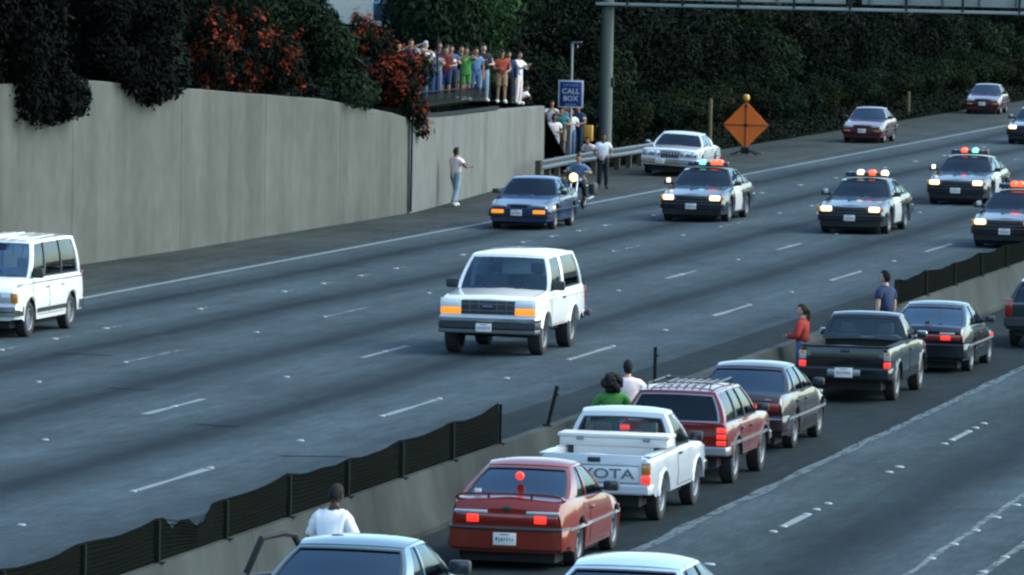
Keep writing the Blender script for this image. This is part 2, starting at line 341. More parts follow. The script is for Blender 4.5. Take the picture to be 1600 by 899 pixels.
med = empty('median_barrier', (BX, 60, 0)); tag(med, 'long grey concrete barrier dividing the two carriageways', 'barrier')
def barrier_seg(y0, y1):
    b = MB(); vs = [(x, y0+.006, z) for x, z in PROF] + [(x, y1-.006, z) for x, z in PROF]; n = len(PROF)
    b.add(vs, [(i, i+1, n+i+1, n+i) for i in range(n-1)] + [tuple(range(n)), tuple(range(2*n-1, n-1, -1))])
    return b.build('barrier_segment', 'barrier_concrete', med, smooth=20)
_s = barrier_seg(0, 6.1)
for k in range(1, 30):
    c = _s.copy(); COL.objects.link(c); c.location = (0, k*6.1, 0)
# screen: dark sagging mesh between posts
def screen_mat():
    m, n, l, p = nt('screen_mesh')
    tc = n.new('ShaderNodeTexCoord'); mp = n.new('ShaderNodeMapping'); mp.inputs['Scale'].default_value = (.2, 1.2, 22); l.new(tc.outputs['Object'], mp.inputs[0])
    wv = n.new('ShaderNodeTexNoise'); wv.inputs['Scale'].default_value = 1.5; wv.inputs['Detail'].default_value = 3; l.new(mp.outputs[0], wv.inputs['Vector'])
    mx = n.new('ShaderNodeMix'); mx.data_type = 'RGBA'; mx.inputs[6].default_value = (.004, .0055, .005, 1); mx.inputs[7].default_value = (.010, .0125, .011, 1); l.new(wv.outputs['Fac'], mx.inputs[0])
    l.new(mx.outputs[2], p.inputs['Base Color']); p.inputs['Roughness'].default_value = 1; p.inputs['Specular IOR Level'].default_value = 0
    MATS['screen_mesh'] = m
screen_mat(); mat('post_steel', (.016, .019, .016), .9, 0, spec=.05); mat('slat_dark', (.007, .009, .008), 1, spec=0)
def screen(y0, y1, label, spacing, seed, torn=()):
    root = empty('glare_screen', (BX, y0, .8)); tag(root, label, 'fence', 'glare screens on the median barrier')
    n = int((y1-y0)/.35); rnd = random.Random(seed)
    def top(y):
        ph = ((y-y0) % spacing)/spacing
        sag = -.055*(4*ph*(1-ph)) + .05*mnoise.noise((y*.25, seed, 0)) + .03*mnoise.noise((y*1.1, seed+3, 0))
        h = .53 + sag
        for (a, b_, d) in torn:
            if a < y < b_: h += d
        if y1 - y < 3.5 and seed == 1: h += .08*(1-(y1-y)/3.5)
        return h
    b = MB(); rows = 7; vs = []
    for i in range(n+1):
        y = y0 + (y1-y0)*i/n
        for j in range(rows+1):
            t = j/rows; zz = top(y)*t - .02
            xo = .03*math.sin(t*3.1)*mnoise.noise((y*.6, t, seed)) + .004*(j % 2)
            vs.append((xo, y-y0, zz))
    for i in range(n+1):
        y = y0 + (y1-y0)*i/n
        for j in range(rows+1):
            v = vs[i*(rows+1)+j]; vs.append((v[0]-.012, v[1], v[2]))
    N = (n+1)*(rows+1); q = lambda i, j, o=0: o*N+i*(rows+1)+j
    fs = []
    for i in range(n):
        for j in range(rows):
            fs += [(q(i,j), q(i+1,j), q(i+1,j+1), q(i,j+1)), (q(i,j,1), q(i,j+1,1), q(i+1,j+1,1), q(i+1,j,1))]
        fs += [(q(i,rows), q(i+1,rows), q(i+1,rows,1), q(i,rows,1)), (q(i,0), q(i,0,1), q(i+1,0,1), q(i+1,0))]
    for j in range(rows): fs += [(q(0,j), q(0,j+1), q(0,j+1,1), q(0,j,1)), (q(n,j), q(n,j,1), q(n,j+1,1), q(n,j+1))]
    b.add(vs, fs); b.build('screen_fabric', 'screen_mesh', root, smooth=0)
    for r_ in range(9):      # the weave's horizontal ribs, sagging with the cloth
        t = (r_+.7)/9.5; bb = MB(); pts = []
        for i in range(0, n+1, 2):
            y = y0 + (y1-y0)*i/n; pts.append((.012+.03*math.sin(t*3.1)*mnoise.noise((y*.6, t, seed)), y-y0, top(y)*t))
        bb.tube(pts, .006, 4); bb.build('slat', 'slat_dark', root, smooth=60)
    k = 0
    while True:
        y = k*spacing
        if y > y1-y0+.01: break
        bb = MB(); bb.box((.035, y, top(y0+y)/2-.04), (.04, .05, top(y0+y)+.0)); bb.box((.05, y, 0), (.12, .14, .02)); bb.build('post', 'post_steel', root, smooth=0); k += 1
    return root
screen(62.2, 86.2, 'sagging dark mesh screen on the barrier beside the figure in a white shirt', 3.0, 1, torn=[(68.6, 69.0, -.14), (69.0, 69.9, -.05), (69.9, 70.5, -.17)])
screen(122.6, 190, 'dark mesh screen on the barrier beyond the black pickup', 4.0, 2)
for (y, lean, h, lab) in [(89.6, .22, .62, 'leaning bare steel post on the barrier without mesh'), (97.8, 0, .68, 'upright bare steel post on the barrier behind the red wagon')]:
    b = MB(); b.box((0, 0, h/2-.02), (.05, .06, h+.04)); b.box((0, 0, .01), (.13, .15, .024)); b.box((.02, 0, h*.8), (.06, .05, .03))
    o = b.build('bare_post', 'post_steel', smooth=0); o.location = (BX, y, .8); o.rotation_euler = (0, 0, 0); o.rotation_euler.y = lean; tag(o, lab, 'post', 'bare posts on the median barrier')
# ------------------------------------------------------------------ vehicles
def interp(pts, u):
    if u <= pts[0][0]: return pts[0][1]
    for (a, za), (b, zb) in zip(pts[:-1], pts[1:]):
        if u <= b:
            t = (u-a)/(b-a) if b > a else 1
            return za+(zb-za)*t
    return pts[-1][1]
WHEELS = {}
def wheel_mesh(r, w, style):
    key = (r, w, style)
    if key in WHEELS: return WHEELS[key]
    b = MB(); h = w/2; rr = r*.64
    b.lathe([(-h*.8, rr*.96), (-h, rr*1.08), (-h, r*.9), (-h*.8, r*.985), (-h*.3, r), (h*.3, r), (h*.8, r*.985), (h, r*.9), (h, rr*1.08), (h*.8, rr*.96)], 26)
    t = b.build('tyre', 'rubber', smooth=40); tm = t.data; bpy.data.objects.remove(t)
    b = MB()
    b.lathe([(-h*.7, rr*.97), (h*.86, rr*.98), (h*.92, rr*.93), (h*.84, rr*.86), (h*.35, rr*.80), (h*.3, rr*.3), (h*.62, rr*.24), (h*.66, .001)], 26, mis=[0,0,0,0,1,0,0])
    ns = 6 if style == 'alloy' else 10
    for k in range(ns):
        a = 2*math.pi*k/ns; mt = Matrix.Rotation(a, 3, 'X')
        wd_ = rr*(.3 if style == 'alloy' else .26)
        b.box(mt @ Vector((h*.5, 0, rr*.56)), (h*.22, wd_, rr*.66), 0, mt)
    o = b.build('wheel', ['alloy' if style == 'alloy' else 'steel_wheel', 'trim'], smooth=35); rm = o.data; bpy.data.objects.remove(o)
    WHEELS[key] = (rm, tm); return WHEELS[key]
class Car:
    """front towards -Y, origin on the ground at the middle; u runs from nose (0) to tail (L)"""
    def __init__(s, name, label, cat, S, group=None):
        s.S = S; s.L = S['L']; s.W = S['W']; s.root = empty(name); tag(s.root, label, cat, group)
        s.P = S['paint']; s.body()
        if 'gh' in S: s.greenhouse()
        s.wheels(); s.cabin()
    def y(s, u): return u - s.L/2
    def hw(s, u):
        S = s.S; a = max(0, 1-u/S.get('nfl', .6)); b = max(0, 1-(s.L-u)/S.get('nrl', .6))
        return s.W/2*(1-S.get('nf', .07)*a*a-S.get('nr', .06)*b*b)
    def zt(s, u):
        z = interp(s.S['top'], u); e = S_round = s.S.get('er', .05)
        for d in (u, s.L-u):
            if d < .12: z -= e*(1-d/.12)**2
        return z
    def zb(s, u):
        S = s.S; z = S['gc']
        if u < .35: z = max(z, S.get('zbf', S['gc']))
        if s.L-u < .45: z = max(z, S.get('zbr', S['gc']+.04))
        for ua in S['ax']:
            Ra = S['wr']*S.get('ar', 1.16); d = abs(u-ua)
            if d < Ra: z = max(z, S['wr'] + math.sqrt(Ra*Ra-d*d)*1.02)
        return z
    def section(s, u):
        S = s.S; t = s.zt(u); b = s.zb(u); w = s.hw(u); tum = S.get('tum', 1.0)
        zs = t-S.get('sh', .09); zm = min(max(S.get('zm', .52), b+.05), zs-.02); k = .06*tum
        return [(0, b), (.84*w, b), (.972*w, b+.025), (w, zm), (w*(1-.25*k), zm+(zs-zm)*.5), (w*(1-.6*k), zs), (w*(1-k-.02), t-.018), (w*(1-k-.055), t), (0, t+S.get('crown', .025))]
    def side_x(s, u, z):
        sec = s.section(u)
        for (x0, z0), (x1, z1) in zip(sec[1:-2], sec[2:-1]):
            if z0 <= z <= z1: return x0+(x1-x0)*(z-z0)/max(1e-6, z1-z0)
        return sec[3][0]
    def body(s):
        S = s.S; us = {0, .02, .05, .09, .14, s.L, s.L-.02, s.L-.05, s.L-.09, s.L-.14}
        k = .14
        while k < s.L-.14: us.add(round(k, 3)); k += .16
        for ua in S['ax']:
            Ra = S['wr']*S.get('ar', 1.16)
            for i in range(13): us.add(round(ua-Ra*math.cos(math.pi*i/12)*.9999, 4))
            us.add(round(ua-Ra-.004, 4)); us.add(round(ua+Ra+.004, 4))
        for p in S['top']: us.add(p[0])
        us = sorted(u for u in us if 0 <= u <= s.L)
        us = [u for i, u in enumerate(us) if i == 0 or u-us[i-1] > .0025]
        opens = S.get('open', [])
        if 'gh' in S: opens = opens + [(S['gh']['wb'], S['gh']['rb'])]
        b = MB(); secs = [s.section(u) for u in us]; n = len(secs[0])
        ring = lambda sec, u: [(-x, s.y(u), z) for x, z in reversed(sec[1:-1])] + [(sec[0][0], s.y(u), sec[0][1])] + [(x, s.y(u), z) for x, z in sec[1:-1]] + [(0, s.y(u), sec[-1][1])]
        rings = [ring(a, u) for a, u in zip(secs, us)]; m = len(rings[0])
        vs = [v for r in rings for v in r]; fs = []; mi = []
        c = n-2      # index of underside centre in the ring
        for i in range(len(us)-1):
            um = (us[i]+us[i+1])/2; op = any(a < um < e for a, e in opens)
            for k in range(m):
                k2 = (k+1) % m
                if op and (k in (m-2, m-1)): continue
                fs.append((i*m+k, i*m+k2, (i+1)*m+k2, (i+1)*m+k)); mi.append(1 if k in (c-2, c-1, c, c+1) else 0)
        for i, (o, rv) in enumerate(((0, False), ((len(us)-1)*m, True))):
            # end cap as a triangle-free grid: pair points symmetric about the middle
            L_ = [o+j for j in range(c-1, -1, -1)]; Rr = [o+j for j in range(c+1, m-1)]
            fs.append((o+c, L_[0], Rr[0])); mi.append(1)
            for j in range(len(L_)-1): fs.append((L_[j], L_[j+1], Rr[j+1], Rr[j])); mi.append(0)
            fs.append((L_[-1], o+m-1, Rr[-1])); mi.append(0)
        b.v = vs; b.f = fs; b.m = mi
        s.bodyo = b.build('body', [s.P, 'underside'], s.root, smooth=28)
        # underbody, made low and wide to deepen the shade beneath the car
        g = S['gc']; ub = MB(); ub.box((0, 0, g+.08), (s.W*.76, s.L*.93, .36)); 
        for ua in S['ax']: ub.tube([(-s.W*.42, s.y(ua), S['wr']), (s.W*.42, s.y(ua), S['wr'])], .06, 8)
        ub.build('underbody', 'underside', s.root, smooth=0)
    def wheels(s):
        S = s.S; rm, tm = wheel_mesh(S['wr'], S.get('tw', .2), S.get('rim', 'alloy'))
        for ua in S['ax']:
            for sx in (1, -1):
                o = link('wheel', rm, s.root); o.location = (sx*(s.W/2-.035-S.get('tw', .2)/2), s.y(ua), S['wr'])
                if sx < 0: o.rotation_euler.z = math.pi
                link('tyre', tm, o)
    # ---- greenhouse
    def gpt(s, side, a, t, off=0):
        g = s.S['gh']; 
        ub = g['wb']+(g['rb']-g['wb'])*a; ut = g['wt']+(g['rt']-g['wt'])*a
        zb_ = s.zt(ub)-.02; zr = g['zr'] - g.get('drop', .03)*(abs(2*a-1)**3)
        hb = s.hw(ub)*g['wbf']; hr = g['hr']*(1-.04*abs(2*a-1)**2)
        x = hb+(hr-hb)*(math.copysign(abs(t)**1.15, t)); bul = .028*4*max(0, t)*(1-t)
        return Vector((side*(x+bul+off), s.y(ub+(ut-ub)*t), zb_+(zr-zb_)*t))
    def spanel(s, name, side, q, t0, t1, m, th, off=0, nu=3, nv=5, parent=None):
        """panel on the greenhouse side; q=(ab0,ab1,at0,at1)"""
        b = MB(); vs = []
        for o in (off, off-th):
            for j in range(nv+1):
                t = t0+(t1-t0)*j/nv
                a0 = q[0]+(q[2]-q[0])*t; a1 = q[1]+(q[3]-q[1])*t
                for i in range(nu+1): vs.append(s.gpt(side, a0+(a1-a0)*i/nu, t, o))
        N = (nu+1)*(nv+1); ix = lambda i, j, o: o*N+j*(nu+1)+i; fs = []
        for j in range(nv):
            for i in range(nu): fs += [(ix(i,j,0), ix(i+1,j,0), ix(i+1,j+1,0), ix(i,j+1,0)), (ix(i,j,1), ix(i,j+1,1), ix(i+1,j+1,1), ix(i+1,j,1))]
        for i in range(nu): fs += [(ix(i,0,0), ix(i,0,1), ix(i+1,0,1), ix(i+1,0,0)), (ix(i,nv,0), ix(i+1,nv,0), ix(i+1,nv,1), ix(i,nv,1))]
        for j in range(nv): fs += [(ix(0,j,0), ix(0,j+1,0), ix(0,j+1,1), ix(0,j,1)), (ix(nu,j,0), ix(nu,j,1), ix(nu,j+1,1), ix(nu,j+1,0))]
        b.add(vs, fs); return b.build(name, m, parent or s.root, smooth=35)
    def epatch(s, name, a, xr, t0, t1, bulge, m, th, off, parent=None, nu=8, nv=5):
        """panel across the front (a=0) or rear (a=1) of the greenhouse, xr = share of the half width at (low, high)"""
        b = MB(); vs = []; sg = -1 if a == 0 else 1
        for o in (off, off-th):
            for j in range(nv+1):
                t = t0+(t1-t0)*j/nv; xs = xr[0]+(xr[1]-xr[0])*j/nv if not isinstance(xr[0], tuple) else None
                p = s.gpt(1, a, t)
                for i in range(nu+1):
                    if xs is None:
                        lo = xr[0][0]+(xr[1][0]-xr[0][0])*j/nv; hi = xr[0][1]+(xr[1][1]-xr[0][1])*j/nv; f = lo+(hi-lo)*i/nu
                    else: f = xs*(2*i/nu-1)
                    vs.append(Vector((p.x*f, p.y+sg*(bulge*(1-f*f)+o), p.z + o*.5 + (.02*(1-f*f) if t > .5 else 0))))
        N = (nu+1)*(nv+1); ix = lambda i, j, o: o*N+j*(nu+1)+i; fs = []
        for j in range(nv):
            for i in range(nu): fs += [(ix(i,j,0), ix(i+1,j,0), ix(i+1,j+1,0), ix(i,j+1,0)), (ix(i,j,1), ix(i,j+1,1), ix(i+1,j+1,1), ix(i+1,j,1))]
        for i in range(nu): fs += [(ix(i,0,0), ix(i,0,1), ix(i+1,0,1), ix(i+1,0,0)), (ix(i,nv,0), ix(i+1,nv,0), ix(i+1,nv,1), ix(i,nv,1))]
        for j in range(nv): fs += [(ix(0,j,0), ix(0,j+1,0), ix(0,j+1,1), ix(0,j,1)), (ix(nu,j,0), ix(nu,j,1), ix(nu,j+1,1), ix(nu,j+1,0))]
        b.add(vs, fs); return b.build(name, m, parent or s.root, smooth=35)
    def greenhouse(s):
        S = s.S; g = S['gh']; P = S.get('roof_paint', s.P); gl = g.get('glass', 'glass'); T = .93
        pil = g['pillars']; names = g.get('pn')
        for side in (1, -1):
            for i, q in enumerate(pil):
                s.spanel('pillar', side, q, 0, 1, g.get('pm', P) if 0 < i < len(pil)-1 and g.get('pm') else P, .045, 0, nu=2)
            for i in range(len(pil)-1):
                q0, q1 = pil[i], pil[i+1]
                q = (q0[1], q1[0], q0[3], q1[2])
                s.spanel('roof_rail', side, q, T, 1, P, .045, 0, nv=1)
                if (side, i) in g.get('no_glass', ()): continue
                w = s.spanel('side_window', side, q, 0, T, g.get('sglass', gl), .006, -.018)
                s.spanel('window_trim', side, q, 0, .05, 'trim', .02, .006, nv=1, parent=w)
        aw = g.get('aw', .93)
        # windscreen
        wsn = s.epatch('windscreen', 0, (aw, aw), .03, .95, g.get('bf', .10), g.get('wglass', gl), .006, -.012)
        s.epatch('cowl', 0, (1, 1), -.04, .05, g.get('bf', .10), 'trim', .03, 0, nv=1, parent=wsn)
        s.epatch('header', 0, (1, 1), .95, 1.0, g.get('bf', .10), P, .04, 0, nv=1)
        for sd_ in (1, -1): s.epatch('windscreen_pillar', 0, ((sd_*aw, sd_*1.0), (sd_*aw, sd_*1.0)), 0, 1, g.get('bf', .10), P, .04, 0, nu=2)
        for k in (-.35, .25):
            b = MB(); p0 = s.gpt(1, 0, .04); p1 = s.gpt(1, 0, .3); bf = g.get('bf', .1)
            b.bar((p0.x*k, p0.y-bf-.02, p0.z+.02), (p0.x*(k+.5), p0.y-bf*.75-.02, p0.z+.05), .018); b.build('wiper', 'black_plastic', wsn, smooth=0)
        # rear window
        rw = g.get('rwf', .9); r0 = g.get('r0', .04); r1 = g.get('r1', .93); br = g.get('br', .07)
        rg = s.epatch('rear_window', 1, (rw, rw), r0, r1, br, g.get('rglass', gl), .006, -.012)
        s.epatch('rear_header', 1, (1, 1), r1, 1.0, br, P, .04, 0, nv=1)
        s.epatch('rear_sill', 1, (1, 1), -.04, r0, br, P, .04, 0, nv=1)
        for sd_ in (1, -1): s.epatch('rear_pillar', 1, ((sd_*rw, sd_*1.0), (sd_*rw, sd_*1.0)), 0, 1, br, P, .04, 0, nu=2)
        tr = g.get('rtrim', 'trim')
        for sd_ in (1, -1): s.epatch('window_trim', 1, ((sd_*(rw-.025), sd_*(rw+.015)), (sd_*(rw-.025), sd_*(rw+.015))), r0, r1, br, tr, .012, .006, nu=1, parent=rg)
        s.epatch('window_trim', 1, (rw, rw), r1-.03, r1+.01, br, tr, .012, .006, nv=1, parent=rg)
        s.epatch('window_trim', 1, (rw, rw), r0-.01, r0+.03, br, tr, .012, .006, nv=1, parent=rg)
        # roof
        b = MB(); nu, nv = 12, 10; vs = []
        bf, br = g.get('bf', .1), br
        for o in (0, -.05):
            for j in range(nv+1):
                a = j/nv; p = s.gpt(1, a, 1)
                for i in range(nu+1):
                    f = 2*i/nu-1; f = math.copysign(abs(f)**.85, f)
                    y = p.y - bf*(1-f*f)*(1-a)**4 + br*(1-f*f)*a**4
                    zc = g.get('rc', .045)*(1-abs(f)**2.6) + .012
                    zl = 1-abs(2*a-1)**4*.5
                    vs.append((p.x*f*(1.0 if o == 0 else .97), y, p.z+zc*zl+o))
        N = (nu+1)*(nv+1); ix = lambda i, j, o: o*N+j*(nu+1)+i; fs = []
        for j in range(nv):
            for i in range(nu): fs += [(ix(i,j,0), ix(i+1,j,0), ix(i+1,j+1,0), ix(i,j+1,0)), (ix(i,j,1), ix(i,j+1,1), ix(i+1,j+1,1), ix(i+1,j,1))]
        for i in range(nu): fs += [(ix(i,0,0), ix(i,0,1), ix(i+1,0,1), ix(i+1,0,0)), (ix(i,nv,0), ix(i+1,nv,0), ix(i+1,nv,1), ix(i,nv,1))]
        for j in range(nv): fs += [(ix(0,j,0), ix(0,j+1,0), ix(0,j+1,1), ix(0,j,1)), (ix(nu,j,0), ix(nu,j,1), ix(nu,j+1,1), ix(nu,j+1,0))]
        b.add(vs, fs); s.roofo = b.build('roof', P, s.root, smooth=50)
    def cabin(s):
        S = s.S; g = S.get('gh')
        if not g: return
        im = S.get('int', 'interior_dark'); zf = S['gc']+.14; zb_ = s.zt(g['wb'])
        w = s.hw((g['wb']+g['rb'])/2)*.86
        b = MB(); u0, u1 = g['wb']+.05, g['rb']-.05
        b.box((0, s.y((u0+u1)/2), zf), (2*w, u1-u0, .06))
        for sx in (1, -1): b.box((sx*w, s.y((u0+u1)/2), (zf+zb_)/2-.02), (.05, u1-u0, zb_-zf-.05))
        b.box((0, s.y(u1), (zf+zb_)/2-.03), (2*w, .05, zb_-zf-.06))
        b.build('cabin_floor', im, s.root, smooth=0)
        rbox('dashboard', (0, s.y(g['wb']+.28), zb_-.06), (2*w*.97, .5, .18), 'interior_dark', s.root, .05)
        b = MB(); c = Vector((.38*s.W*.5*1.05, s.y(g['wb']+.62), zb_-.02)); sy = 1
        n = 16; pts = [c + Vector((.18*math.cos(6.2832*k/n), .06*math.sin(6.2832*k/n), .17*math.sin(6.2832*k/n))) for k in range(n+1)]
        b.tube(pts, .015, 6, cap=False); b.bar(c+Vector((-.17,0,0)), c+Vector((.17,0,0)), .03); b.bar(c, c+Vector((0,-.25,-.1)), .04); b.build('steering_wheel', 'interior_dark', s.root, smooth=50)
        ss = S.get('seat', im); us = S.get('seat_u', g['wb']+1.0); hz = g['zr']
        for sx in (1, -1): s.seat(sx*s.W*.21, us, zf, hz, .48, ss)
        if g['rb']-us > 1.3 and not S.get('one_row'):
            ur = S.get('rear_u', us+.95); rbox('rear_bench', (0, s.y(ur-.1), zf+.2), (2*w*.9, .5, .2), ss, s.root, .06)
            rbox('rear_bench', (0, s.y(ur+.2), zf+.45), (2*w*.9, .16, .62), ss, s.root, .06)
            if S.get('shelf', True): rbox('parcel_shelf', (0, s.y((ur+.3+g['rb'])/2), s.zt(g['rb'])-.06), (2*w*.92, max(.1, g['rb']-ur-.3), .04), im, s.root, .01)
    def seat(s, x, u, zf, hz, w, m):
        top = min(hz-.22, zf+.98)
        o = rbox('seat', (x, s.y(u-.08), zf+.2), (w, .5, .2), m, s.root, .06)
        rbox('seat_back', (x, s.y(u+.2), (zf+.25+top-.16)/2), (w, .14, top-.16-zf-.25), m, o, .06)
        rbox('headrest', (x, s.y(u+.23), top-.04), (w*.55, .1, .19), m, o, .04)
    # ---- details
    def lid_lines(s, u0, u1, wf=.8, n=14, uu=None):
        """thin dark shut lines round a bonnet or boot lid"""
        for sx in (1, -1):
            b = MB(); vs = []
            for k in range(n+1):
                u = u0+(u1-u0)*k/n; w = s.hw(u)*wf; z = s.zt(u)+s.S.get('crown', .025)*(1-wf*wf*1.15)*.9+.003
                vs += [(sx*w-.006, s.y(u), z), (sx*w+.006, s.y(u), z)]
            b.add(vs, [(2*k, 2*k+1, 2*k+3, 2*k+2) for k in range(n)]); b.build('lid_gap', 'underside', s.bodyo, smooth=0, fix=False)
    def fb(s, end, name, x, z, w, h, m, d=.05, bev=.012, inset=0, mirror=True, parent=None):
        """box on the front ('F') or rear ('R') face"""
        out = []
        for sx in ((1, -1) if (x and mirror) else (1,)):
            y = -s.L/2+inset if end == 'F' else s.L/2-inset
            out.append(rbox(name, (sx*x, y, z), (w, d, h), m, parent or s.root, bev))
        return out
    def bumper(s, end, zc, h, m, out=.09, wrap=.35, name='bumper', inset=0, ww=.015, thick=.1):
        sg = -1 if end == 'F' else 1; hwid = s.hw(.25 if end == 'F' else s.L-.25)+ww
        base = s.L/2-inset
        path = [(hwid, base-wrap), (hwid, base-.06), (hwid-.05, base+out*.45), (hwid*.72, base+out*.85), (0, base+out)]
        path = path + [(-x, y) for x, y in reversed(path[:-1])]
        pr = [(0, -h/2), (.03, -h/2+.0), (thick*.0, 0)]
        b = MB(); vs = []
        for k, (x, y) in enumerate(path):
            a = Vector(path[max(0, k-1)]); c = Vector(path[min(len(path)-1, k+1)]); t = (c-a).normalized(); nrm = Vector((-t.y, t.x))
            if nrm.dot(Vector((x*.3, 1))) < 0: nrm = -nrm
            for dd, dz in ((-thick, -h/2), (-.015, -h/2), (0, -h/2+.02), (0, h/2-.02), (-.015, h/2), (-thick, h/2)):
                vs.append((x+nrm.x*dd, sg*(y+nrm.y*dd), zc+dz))
        n = 6; fs = []
        for k in range(len(path)-1):
            for j in range(n): fs.append((k*n+j, k*n+(j+1) % n, (k+1)*n+(j+1) % n, (k+1)*n+j))
        fs += [tuple(range(n)), tuple((len(path)-1)*n+j for j in range(n))]
        b.add(vs, fs); return b.build(name, m, s.root, smooth=35)
    def plate(s, end, x, z, w=.31, h=.16, y_out=.1, bg='plate'):
        y = (-s.L/2-y_out) if end == 'F' else (s.L/2+y_out)
        o = rbox('licence_plate', (x, y, z), (w, .012, h), bg, s.root, .004)
        rnd = random.Random(int(s.root.name.__hash__()) % 1000 if False else int(z*1000+w*77+s.L*13))
        b = MB(); sg = -1 if end == 'F' else 1
        for k in range(7):      # worn characters, too small to read
            b.box((x+(k-3)*.037, y+sg*.008, z-.005+rnd.uniform(-.006, .006)), (rnd.uniform(.012, .026), .004, rnd.uniform(.03, .06)))
        b.box((x, y+sg*.008, z+h*.36), (w*.4, .004, .012))
        b.build('plate_marks', 'plate_ink', o, smooth=0); return o
    def strip_side(s, name, u0, u1, z, h, m, off=.008, th=.02, n=12, parent=None):
        """strip along both flanks following the body"""
        for sx in (1, -1):
            b = MB(); vs = []
            for k in range(n+1):
                u = u0+(u1-u0)*k/n
                for dz, o in ((-h/2, -th), (-h/2, off), (h/2, off), (h/2, -th)):
                    vs.append((sx*(s.side_x(u, z+dz)+o), s.y(u), z+dz))
            fs = [(k*4+j, k*4+(j+1) % 4, k*4+4+(j+1) % 4, k*4+4+j) for k in range(n) for j in range(4)] + [(0,1,2,3), (n*4, n*4+1, n*4+2, n*4+3)]
            b.add(vs, fs); b.build(name, m, parent or s.root, smooth=30)
    def door(s, u0, u1, z0=None, m=None, handle='trim', hz=None, sides=(1, -1), label=None, gap=.014):
        """door skin standing proud of the flank, with its dark shut line and handle"""
        z0 = z0 or s.S['gc']+.08
        for sx in sides:
            objs = []
            for (g_, off, mm, nm) in ((gap, .0025, 'underside', 'shut_line'), (0, .006, m or s.P, 'door')):
                b = MB(); vs = []; nu, nv = 8, 6
                for i in range(nu+1):
                    u = (u0-g_)+(u1-u0+2*g_)*i/nu; z1 = s.zt((u0+u1)/2 if False else u)-.02+g_*.3
                    for j in range(nv+1):
                        z = (z0-g_)+(z1-z0+g_)*j/nv; zl = max(z, s.zb(u)+.03)
                        vs.append((sx*(s.side_x(u, zl)+off), s.y(u), zl))
                b.add(vs, [(i*(nv+1)+j, (i+1)*(nv+1)+j, (i+1)*(nv+1)+j+1, i*(nv+1)+j+1) for i in range(nu) for j in range(nv)])
                objs.append((nm, b, mm))
            d = objs[1][1].build('door', objs[1][2], s.root, smooth=40)
            objs[0][1].build('shut_line', 'underside', d, smooth=40)
            if label: d['label'] = label
            z = hz or s.zt(u1-.2)-.16
            rbox('door_handle', (sx*(s.side_x(u1-.15, z)+.02), s.y(u1-.16), z), (.03, .17, .035), handle, d, .008)
    def mirrors(s, m='black_plastic', z=None, u=None, size=(.2, .1, .13), sides=(1, -1)):
        g = s.S['gh']; u = u or g['wb']+.18; z = z or s.zt(u)+.09
        for sx in sides:
            x = s.side_x(u, s.zt(u)-.06)
            o = rbox('mirror', (sx*(x+.1), s.y(u), z), size, m, s.root, .03)
            rbox('mirror_arm', (sx*(x-.01), s.y(u)+.01, z-.04), (.12, .05, .04), m, o, .01)
            rbox('mirror_glass', (sx*(x+.1), s.y(u)+size[1]/2+.001, z), (size[0]*.85, .008, size[2]*.8), 'mirror_dark', o, .003)
    def flare(s, m, w=.03, h=.06):
        for ua in s.S['ax']:
            Ra = s.S['wr']*s.S.get('ar', 1.16)
            for sx in (1, -1):
                b = MB(); vs = []; n = 16
                for k in range(n+1):
                    a0 = max(.0, math.asin(max(-.9, min(.9, (s.S['gc']+.03-s.S['wr'])/Ra)))); a = a0+(math.pi-2*a0)*k/n
                    for rr, o in ((Ra-.005, -.05), (Ra-.005, w), (Ra+h*.5, w), (Ra+h, 0)):
                        u = ua-rr*math.cos(a); z = s.S['wr']+rr*math.sin(a)*1.02
                        vs.append((sx*(s.side_x(ua, s.S['wr']+Ra+.05)+o), s.y(u), z))
                fs = [(k*4+j, k*4+j+1, k*4+5+j, k*4+4+j) for k in range(n) for j in range(3)]
                b.add(vs, fs); b.build('wheel_arch', m, s.root, smooth=50)
    def place(s, x, y, rz=0, axle=None, k=1.0):
        """(x, y) = ground point under the middle, or under the given axle (0 front, 1 rear)"""
        if axle is not None:
            d = s.y(s.S['ax'][axle])*k*s.S.get('ky', 1); v = Matrix.Rotation(rz, 3, 'Z') @ Vector((0, d, 0)); x -= v.x; y -= v.y
        s.root.location = (x, y, 0); s.root.rotation_euler.z = rz; s.root.scale = (k, k*s.S.get('ky', 1), k); return s
SEDAN4 = [(0, .02, 0, .03), (.40, .425, .36, .40), (.74, .77, .80, .84), (.97, 1, .97, 1)]
COUPE = [(0, .02, 0, .03), (.52, .545, .60, .64), (.80, 1, .84, 1)]

# --- the white sport utility
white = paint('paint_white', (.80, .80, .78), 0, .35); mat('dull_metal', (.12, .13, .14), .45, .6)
S = dict(ky=.96, L=4.66, W=1.98, gc=.50, ax=(.80, 3.46), wr=.385, tw=.27, ar=1.2, paint=white, nf=.05, nr=.03, nfl=.5, zm=.74, sh=.07, tum=.7, er=.04, zbf=.62, zbr=.6,
         top=[(0, 1.10), (.1, 1.13), (1.35, 1.21), (4.66, 1.22)], rim='steel', crown=.035, seat='interior_grey', shelf=False, seat_u=2.35, rear_u=3.4,
         gh=dict(wb=1.38, wt=1.86, rt=4.42, rb=4.62, wbf=.93, hr=.77, zr=1.87, rc=.06, rwf=.86, glass='glass', sglass='glass_dark', bf=.08, br=.04,
                 pillars=[(0, .02, 0, .03), (.345, .42, .30, .375), (.92, 1, .92, 1)]))
br = Car('sport_utility', 'white two door sport utility with amber front signals driving in the middle lanes', 'suv', S)
br.fb('F', 'grille', 0, .93, 1.06, .27, 'black_plastic', .05, inset=-.005)
for z in (.99, .87): br.fb('F', 'grille_bar', 0, z, 1.04, .02, 'dull_metal', .03, .004, inset=-.025)
for x in (.18, .36): br.fb('F', 'grille_bar', x, .93, .02, .24, 'dull_metal', .03, .004, inset=-.025)
